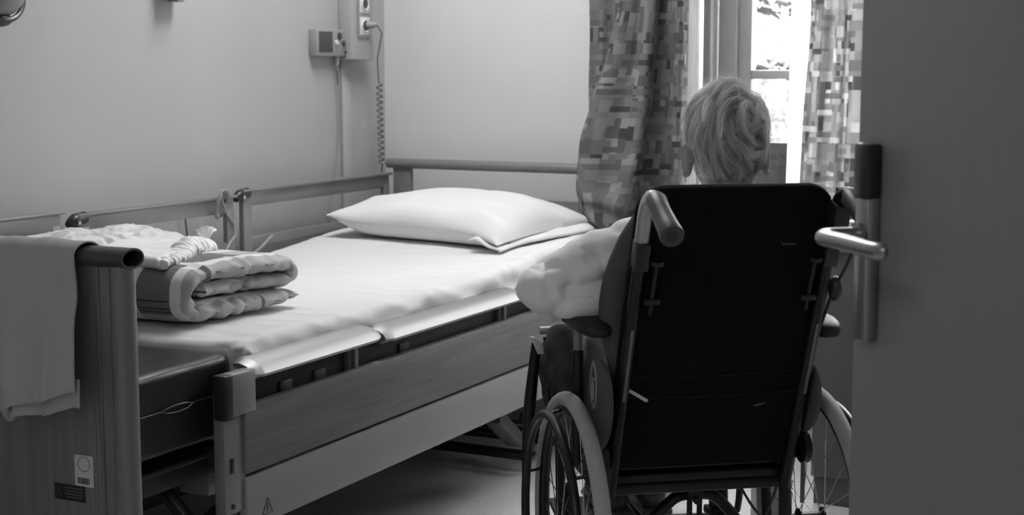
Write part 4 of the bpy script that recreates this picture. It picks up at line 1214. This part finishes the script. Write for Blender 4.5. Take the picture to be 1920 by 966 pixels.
b = MB(); b.box((.36, .62, .17), (.05, .04, .09), bev=.004) if False else None
b.tube([(.095, -.03, .40), (.13, -.025, .345), (.18, -.02, .29), (.22, -.02, .262)], .003, n=7, sm=6); part(b, 'brake_cable', M['black_plastic'])
b = MB(); b.tube([(.185, -.025, .40), (.165, -.025, .345), (.14, -.02, .29), (.12, -.02, .26)], .003, n=7, sm=6); part(b, 'brake_cable', M['black_plastic'])
# anti-tip bars
for sx in (-1, 1):
    b = MB(); b.tube([(sx * .205, -.015, .22), (sx * .205, -.10, .17), (sx * .205, -.16, .08)], .010, n=12, sm=3); at_ = part(b, 'anti_tip_bar', M['chairframe'])
    b = MB(); b.torus((sx * .205, -.17, .045), .022, .010, (1, 0, 0), 24, 8); b.cyl((sx * .205 - .008, -.17, .045), (sx * .205 + .008, -.17, .045), .02); part(b, 'anti_tip_roller', M['tyre'], at_)

# pale block on the floor seen under the chair
fb = V((-1.36, 3.90, 0))
tb = empty('floor_stand', (-1.24, 4.14, 0), .6, label='grey metal stand foot on the floor beyond the wheelchair', cat='stand')
b = MB(); b.box((0, 0, .06), (.10, .08, .12), bev=.004); b.out('stand_foot', M['bedmetal'], tb)
b = MB(); b.box((0, 0, .125), (.104, .084, .012), bev=.003); b.out('stand_cap', M['label'], tb)
b = MB(); b.cyl((0, 0, .13), (0, 0, .42), .017); b.out('stand_pole', M['bedmetal'], tb)

# ------------------------------------------------------------------ the person
per = empty('person', OC, A38, label='grey-haired person in a pale shirt seated in the wheelchair, seen from behind', cat='person')
HC = V((.060, .002, 1.150))
b = MB()
b.ell((.03, .10, .585), (.155, .12, .09)); b.ell((.035, .04, .70), (.145, .105, .15)); b.ell((.045, -.01, .84), (.155, .10, .16))
b.tube([(-.105, -.035, .93), (.20, -.035, .93)], .044, n=16)
b.tube([(.055, -.05, .90), (.068, -.028, .99), (.065, -.002, 1.08)], [.07, .055, .053], n=20, sm=4)
b.ell(HC, (.074, .093, .098)); b.ell(HC + V((0, .030, -.058)), (.056, .068, .058)); b.ell(HC + V((0, .072, -.088)), (.026, .024, .022))
b.tube([HC + V((0, .090, .0)), HC + V((0, .112, -.035)), HC + V((0, .098, -.045))], [.010, .014, .012], n=12)   # nose
b.tube([HC + V((-.045, .083, .008)), HC + V((0, .094, .012)), HC + V((.045, .083, .008))], .010, n=10)          # brow
b.tube([HC + V((-.022, .088, -.066)), HC + V((0, .096, -.064)), HC + V((.022, .088, -.066))], [.004, .007, .004], n=10)
for sx in (-1, 1):
    b.ell(HC + V((sx * .032, .082, -.006)), (.012, .010, .009))
# arms
def limb(b, pts, rad, sm=4): b.tube(pts, rad, n=16, sm=sm); [b.ell(p, (r, r, r), n=14) for p, r in zip((pts[0], pts[-1]), (rad[0], rad[-1]))]
limb(b, [(-.125, -.03, .93), (-.20, -.01, .865), (-.262, .03, .812)], [.040, .036, .032])
limb(b, [(-.262, .03, .812), (-.250, .14, .815), (-.225, .26, .815)], [.032, .031, .026])
limb(b, [(.215, -.03, .93), (.225, -.0, .85), (.222, .04, .775)], [.038, .036, .032])
limb(b, [(.222, .04, .775), (.19, .15, .735), (.13, .27, .69)], [.032, .031, .026])
def hand(b, w, d, up, side):
    d = V(d).normalized(); up = V(up).normalized(); x = d.cross(up).normalized(); w = V(w)
    R_ = Matrix((x, d, up)).transposed()
    eul = R_.to_euler()
    b.ell(w + d * .045, (.038, .050, .015), rot=eul, n=18)
    for k, (ox, L_) in enumerate(((-.028, .066), (-.010, .076), (.010, .072), (.027, .056))):
        p0 = w + d * .075 + x * ox; p1 = p0 + d * L_ * .42; p2 = p1 + d * L_ * .30 - up * L_ * .20; p3 = p2 + d * L_ * .12 - up * L_ * .24
        b.tube([p0, p1, p2, p3], [.0092, .0088, .0080, .0068], n=10, sm=3); b.ell(p3, (.0068,) * 3, n=10)
    t0 = w + d * .025 + x * side * .028; t1 = t0 + (d * .6 + x * side * .8) * .030; t2 = t1 + (d * .9 + x * side * .25 - up * .25) * .032
    b.tube([t0, t1, t2], [.012, .0105, .008], n=10, sm=3); b.ell(t2, (.008,) * 3, n=10)
hand(b, (-.222, .275, .815), (.10, 1, -.10), (0, .1, 1), 1)
hand(b, (.125, .28, .688), (-.5, .85, -.15), (0, .2, 1), -1)
# legs
for pts, r in (([(-.05, .12, .575), (-.11, .30, .585), (-.155, .47, .585)], [.076, .060, .044]), ([(-.155, .47, .585), (-.11, .53, .42), (-.025, .60, .235)], [.044, .040, .032]),
               ([(.11, .12, .575), (.12, .30, .585), (.115, .47, .585)], [.076, .060, .044]), ([(.115, .47, .585), (.105, .53, .42), (.080, .61, .235)], [.044, .040, .032])):
    limb(b, pts, r)
b.tube([(-.025, .59, .21), (-.01, .68, .19)], [.035, .03], n=14); b.tube([(.080, .60, .21), (.085, .69, .19)], [.035, .03], n=14)
body = fuse(b, 'body', M['skin'], per, .0055, 3)
# ears as flaps of the body surface, closed shells of their own shape
for sx in (-1, 1):
    b = MB()
    c = HC + V((sx * .0875, -.010, -.046))
    out_ = []
    for k in range(28):
        a = 2 * PI * k / 28; out_.append((.020 * math.cos(a) * (1.15 if math.sin(a) > 0 else .8), .036 * math.sin(a)))
    Mx = Matrix.Translation(c) @ Euler((0, 0, sx * -.45)).to_matrix().to_4x4() @ Matrix(((0, 0, 1, 0), (1, 0, 0, 0), (0, 1, 0, 0), (0, 0, 0, 1)))
    b.prism(out_, .010, Mx, .004)
    b.ell(c + V((0, 0, .002)), (.0075, .0165, .031))
    b.ell(c + V((sx * .002, .003, -.027)), (.007, .010, .010)); b.ell(c - V((sx * .008, -.010, 0)), (.010, .012, .022))
    fuse(b, 'ear', M['skin'], per, .0025, 3)

# shirt
def seg_d(r, z, a, c):
    ax, az = a; bx, bz = c; dx, dz = bx - ax, bz - az
    t = max(0, min(1, ((r - ax) * dx + (z - az) * dz) / (dx * dx + dz * dz + 1e-9)))
    return math.hypot(r - ax - dx * t, z - az - dz * t)
FOLDS = [((-.350, .886), (-.320, .893), .008, -.016), ((-.347, .880), (-.335, .835), .009, -.012), ((-.335, .84), (-.318, .805), .012, -.007),
         ((-.300, .848), (-.279, .893), .012, -.014), ((-.300, .846), (-.215, .866), .013, -.014), ((-.262, .924), (-.241, .921), .007, -.012),
         ((-.241, .921), (-.222, .872), .010, -.010), ((-.256, .906), (-.178, .945), .010, -.010), ((-.20, .965), (-.15, .955), .008, -.008),
         ((-.272, .925), (-.283, .872), .010, .007), ((-.365, .824), (-.297, .795), .012, .006), 
         ((-.22, .90), (-.16, .925), .009, .008), ((-.28, .82), (-.20, .835), .012, .006)]
def shirt_disp(p, n):
    arm = ss(-.10, -.17, p.x)
    v = 0.004 * ridge((p.x * 3 + p.z * 2, p.y * 3, p.z * 3 - p.x * 3), 2.1) * (.3 + arm)
    v += .003 * nz(p, 13) + .0012 * nz(p, 45) + .0035 * arm * ridge((p.x * 2 + p.z * 3.2, p.y * 1.5, p.z * 1.2 - p.x * .8), 7)
    if n.y < .5 and arm > 0:
        for a_, c_, w_, h_ in FOLDS:
            v += .72 * h_ * math.exp(-(seg_d(p.x, p.z, a_, c_) / w_) ** 2) * arm
    return p + n * v
b = MB()
b.ell((.03, .08, .64), (.175, .13, .12)); b.ell((.035, .03, .74), (.172, .125, .16)); b.ell((.045, -.01, .85), (.178, .118, .15))
b.tube([(-.12, -.04, .935), (.215, -.04, .935)], .066, n=18)
b.tube([(-.125, -.045, .922), (-.20, -.035, .900), (-.26, -.02, .872), (-.318, .0, .845)], [.070, .066, .066, .054], n=20, sm=4)
b.ell((-.318, .02, .838), (.064, .085, .052)); b.ell((-.25, .0, .812), (.08, .08, .036))
b.ell((-.215, -.03, .85), (.07, .05, .07))
b.tube([(-.295, .03, .825), (-.268, .14, .820), (-.235, .235, .818)], [.060, .056, .044], n=18, sm=4)
b.tube([(.215, -.035, .935), (.228, -.0, .86), (.222, .045, .785)], [.064, .058, .052], n=18, sm=4)
b.tube([(.222, .045, .785), (.19, .15, .742), (.145, .245, .705)], [.052, .048, .036], n=18, sm=4)
b.tube([(.058, -.045, .955), (.066, -.032, 1.0)], [.085, .066], n=24)
fuse(b, 'shirt', M['shirt'], per, .0055, 3, shirt_disp)
# trousers
def tr_disp(p, n): return p + n * (.009 * ridge((p.x * 2, p.y * 4, p.z * 3), 3.2) + .003 * nz(p, 22))
b = MB()
b.ell((.03, .10, .58), (.18, .14, .085))
for pts, r in (([(-.06, .10, .575), (-.13, .30, .59), (-.175, .46, .59)], [.095, .088, .072]), ([(-.175, .46, .585), (-.12, .53, .42), (-.035, .60, .26)], [.070, .066, .052]),
               ([(.11, .12, .575), (.12, .30, .59), (.115, .46, .59)], [.095, .085, .070]), ([(.115, .47, .585), (.105, .53, .42), (.080, .605, .26)], [.068, .064, .052])):
    b.tube(pts, r, n=18, sm=4); b.ell(pts[0], (r[0],) * 3, n=14); b.ell(pts[-1], (r[-1] * .98,) * 3, n=14)
b.tube([(-.20, .22, .60), (-.215, .30, .655), (-.21, .37, .66)], [.03, .042, .03], n=14, sm=3)
fuse(b, 'trousers', M['trousers'], per, .007, 3, tr_disp)
for (x, y, rz) in ((-.022, .62, .0), (.082, .63, -.1)):
    b = MB()
    b.ell((x, y - .02, .205), (.042, .06, .04)); b.ell((x + .005, y + .085, .195), (.046, .085, .032)); b.box((x + .003, y + .03, .172), (.085, .25, .022), bev=.010, seg=3)
    fuse(b, 'shoe', M['shoe'], per, .005, 3)

# hair : a scalp cap and thousands of strands combed around a crown
def scalp(v3, k=1.0):
    return HC + V((0, -.002, .004)) + V((v3.x * .0765, v3.y * .0985, v3.z * .1035)) * k
b = MB()
def capf(u, v):
    th = v * PI; ph = u * 2 * PI
    d = V((math.sin(th) * math.cos(ph), math.sin(th) * math.sin(ph), math.cos(th)))
    k = .995
    if d.z < -.15 and d.y > -.25: k = .93
    if d.y > .45 and d.z < .45: k = .90
    if d.z < -.75: k = .85
    return scalp(d, k)
b.grid(capf, 64, 40, closed_u=True); bmesh.ops.remove_doubles(b.bm, verts=b.bm.verts, dist=.0005)
hr = b.out('hair', M['hair'], per, angle=180)
def flow(d, seed):
    """combing direction on the unit head surface (x right, z up as seen from behind)"""
    cx, cz = .24, .36
    rx, rz = d.x - cx, d.z - cz
    L_ = math.hypot(rx, rz) + 1e-4
    g = V((-rz, 0, rx)) / L_                                  # anticlockwise sweep around the whorl
    g += V((rx, 0, rz)) / L_ * .18
    right = ss(.05, .35, rx)                                  # right of the whorl the hair falls instead
    g = g.lerp(V((.95, 0, -.30)).lerp(V((.28, 0, -.95)), ss(.80, .35, d.z)), right)
    g = g.lerp(V((.05, .0, -1)), ss(-.35, -.75, d.z) * .75)   # the nape falls straight
    if d.y > .2: g = g.lerp(V((-.3, .9, -.1)), .6)            # front half combed forward
    a = 1.0 * nz((d.x * 2.6, d.y * 2.6, d.z * 2.6), 1) + .5 * nz((d.x * 7, d.y * 7, d.z * 7 + 9), 1)
    a *= .5 + .9 * ss(-.1, .6, d.x) + 1.1 * math.exp(-(L_ / .35) ** 2)
    g = g - d * g.dot(d)
    if g.length < 1e-4: g = d.orthogonal()
    g = Matrix.Rotation(a + seed, 3, d) @ g
    g = g - d * g.dot(d)
    return g.normalized()
def hair_ok(d):
    if d.y > .55 - .5 * ss(.6, .0, d.z): return False
    if d.z < -.2 and d.y > -.10: return False
    if d.z < -.12 and abs(d.x) > .80: return False
    if d.z < -.92: return False
    return True
def lock_set(name, nlocks, per_lock, seed, width, lmin, lmax, lift0, spread, stray=0.0):
    rnd = random.Random(seed); b = MB(); bm = b.bm
    lay = bm.loops.layers.float_color.new('lock')
    made = 0; gold = 2.399963
    for i in range(nlocks * 2):
        z = 1 - 2 * (i + .5) / (nlocks * 2); q = math.sqrt(max(0, 1 - z * z)); ph = i * gold + rnd.uniform(-.1, .1)
        d = V((q * math.cos(ph), q * math.sin(ph), z))
        if not hair_ok(d): continue
        made += 1
        L_ = rnd.uniform(lmin, lmax) * (1.0 if d.z > -.3 else .6)
        steps = 10; st = L_ / steps / .093
        seedr = rnd.gauss(0, .12 + stray)
        path = [d.copy()]; c = d.copy()
        for k in range(steps):
            c = (c + flow(c, seedr) * st).normalized(); path.append(c.copy())
        lift = lift0 * rnd.uniform(.45, 1.25) * (1 + .25 * ss(.15, .6, d.z)) * (.45 if d.z < -.5 else 1)
        shade = rnd.choice((.55, .85, 1.0, 1.12, 1.2)) * rnd.uniform(.9, 1.08) * (.6 if d.x > .22 and d.z < .25 else 1)  # locks low on the right darkened, shade put into their colour
        tipup = rnd.uniform(-.2, .5) * (1.4 if d.x > .45 else 1)
        for j in range(per_lock):
            ox = rnd.gauss(0, spread); oy = rnd.gauss(0, spread); hj = rnd.uniform(.35, 1.0)
            w0 = width * rnd.uniform(.6, 1.25); t0 = rnd.uniform(0, .12); t1 = rnd.uniform(.82, 1.0)
            sh = shade * rnd.uniform(.85, 1.15)
            prev = None
            for k in range(steps + 1):
                t = k / steps
                if t < t0 - .1 or t > t1 + .05: continue
                c = path[k]
                fd = (path[min(k + 1, steps)] - path[max(k - 1, 0)]).normalized(); sd = c.cross(fd).normalized()
                conv = 1 - .72 * t ** 1.3
                cc = (c + sd * ox * conv + fd * oy * .8).normalized()
                h = (lift * hj * (math.sin(min(1, t * 1.4 + .45) * PI * .5)) + .004 * tipup * t * t * 2 - abs(ox) * .010 * (1 - t)) / .093
                if stray: h += .016 * t ** 1.5 * hj / .093
                p = scalp(cc, 1.0 + h)
                w = w0 * (1 - .75 * t ** 2) + .00004
                ring = (bm.verts.new(p - sd * w), bm.verts.new(p + sd * w), bm.verts.new(p + cc * w * .6))
                if prev:
                    for a_, b_ in ((0, 1), (1, 2), (2, 0)):
                        fc = bm.faces.new((prev[a_], prev[b_], ring[b_], ring[a_]))
                        for lp_ in fc.loops: lp_[lay] = (sh, sh, sh, 1)
                prev = ring
    return b.out(name, M['hair_strand'], hr, smooth=True, recalc=False, angle=180)
lock_set('under_hair', 520, 9, 4, .00050, .030, .045, .006, .055)
lock_set('combed_hair', 560, 20, 21, .00032, .045, .082, .0150, .040)
lock_set('stray_hair', 340, 3, 33, .00020, .04, .09, .017, .05, stray=.55)

# ------------------------------------------------------------------ light
w = bpy.data.worlds.new('World'); sc.world = w; w.use_nodes = True
bg = w.node_tree.nodes['Background']; bg.inputs[0].default_value = (1, 1, 1, 1); bg.inputs[1].default_value = 13.0
def area(name, loc, target, sx, sy, power):
    l = bpy.data.lights.new(name, 'AREA'); l.shape = 'RECTANGLE'; l.size = sx; l.size_y = sy; l.energy = power
    o = bpy.data.objects.new(name, l); COL.objects.link(o); o.location = loc
    o.rotation_euler = (V(target) - V(loc)).to_track_quat('-Z', 'Y').to_euler(); return o
area('sky_light', (-1.2, 8.4, 5.0), (-1.4, 5.0, 1.4), 5.0, 3.6, 900)
area('room_lamp', (-2.25, 4.0, 2.80), (-2.25, 4.0, 0), .9, .6, 36)
area('corridor_fill', (-.9, -.6, 2.80), (-.9, -.6, 0), 1.2, .3, 20)  # unseen lamp added behind the camera as weak fill for door and footboard

# ------------------------------------------------------------------ camera
cd = bpy.data.cameras.new('Camera'); cam = bpy.data.objects.new('Camera', cd); COL.objects.link(cam)
f_px = 2850.0
yv = V((2400 - 960, 125 - 483, f_px)).normalized()
p = math.atan2(358, f_px)
zv = V((0, -math.cos(p), -math.sin(p))); zv = (zv - yv * zv.dot(yv)).normalized()
xv = yv.cross(zv)
# world directions of camera right, up, back
right = V((xv.x, yv.x, zv.x)); down = V((xv.y, yv.y, zv.y)); fwd = V((xv.z, yv.z, zv.z))
m = Matrix((right, -down, -fwd)).transposed().to_4x4(); m.translation = V((0, 0, 1.3))
cam.matrix_world = m
cd.sensor_width = 36; cd.lens = f_px / 1920 * 36; cd.clip_start = .05; cd.clip_end = 100
cd.dof.use_dof = True; cd.dof.focus_distance = 3.3; cd.dof.aperture_fstop = 7.0
sc.camera = cam
sc.view_settings.view_transform = 'Standard'; sc.view_settings.look = 'None'
sc.view_settings.exposure = 0.0; sc.view_settings.gamma = 1.0; sc.view_settings.use_curve_mapping = False
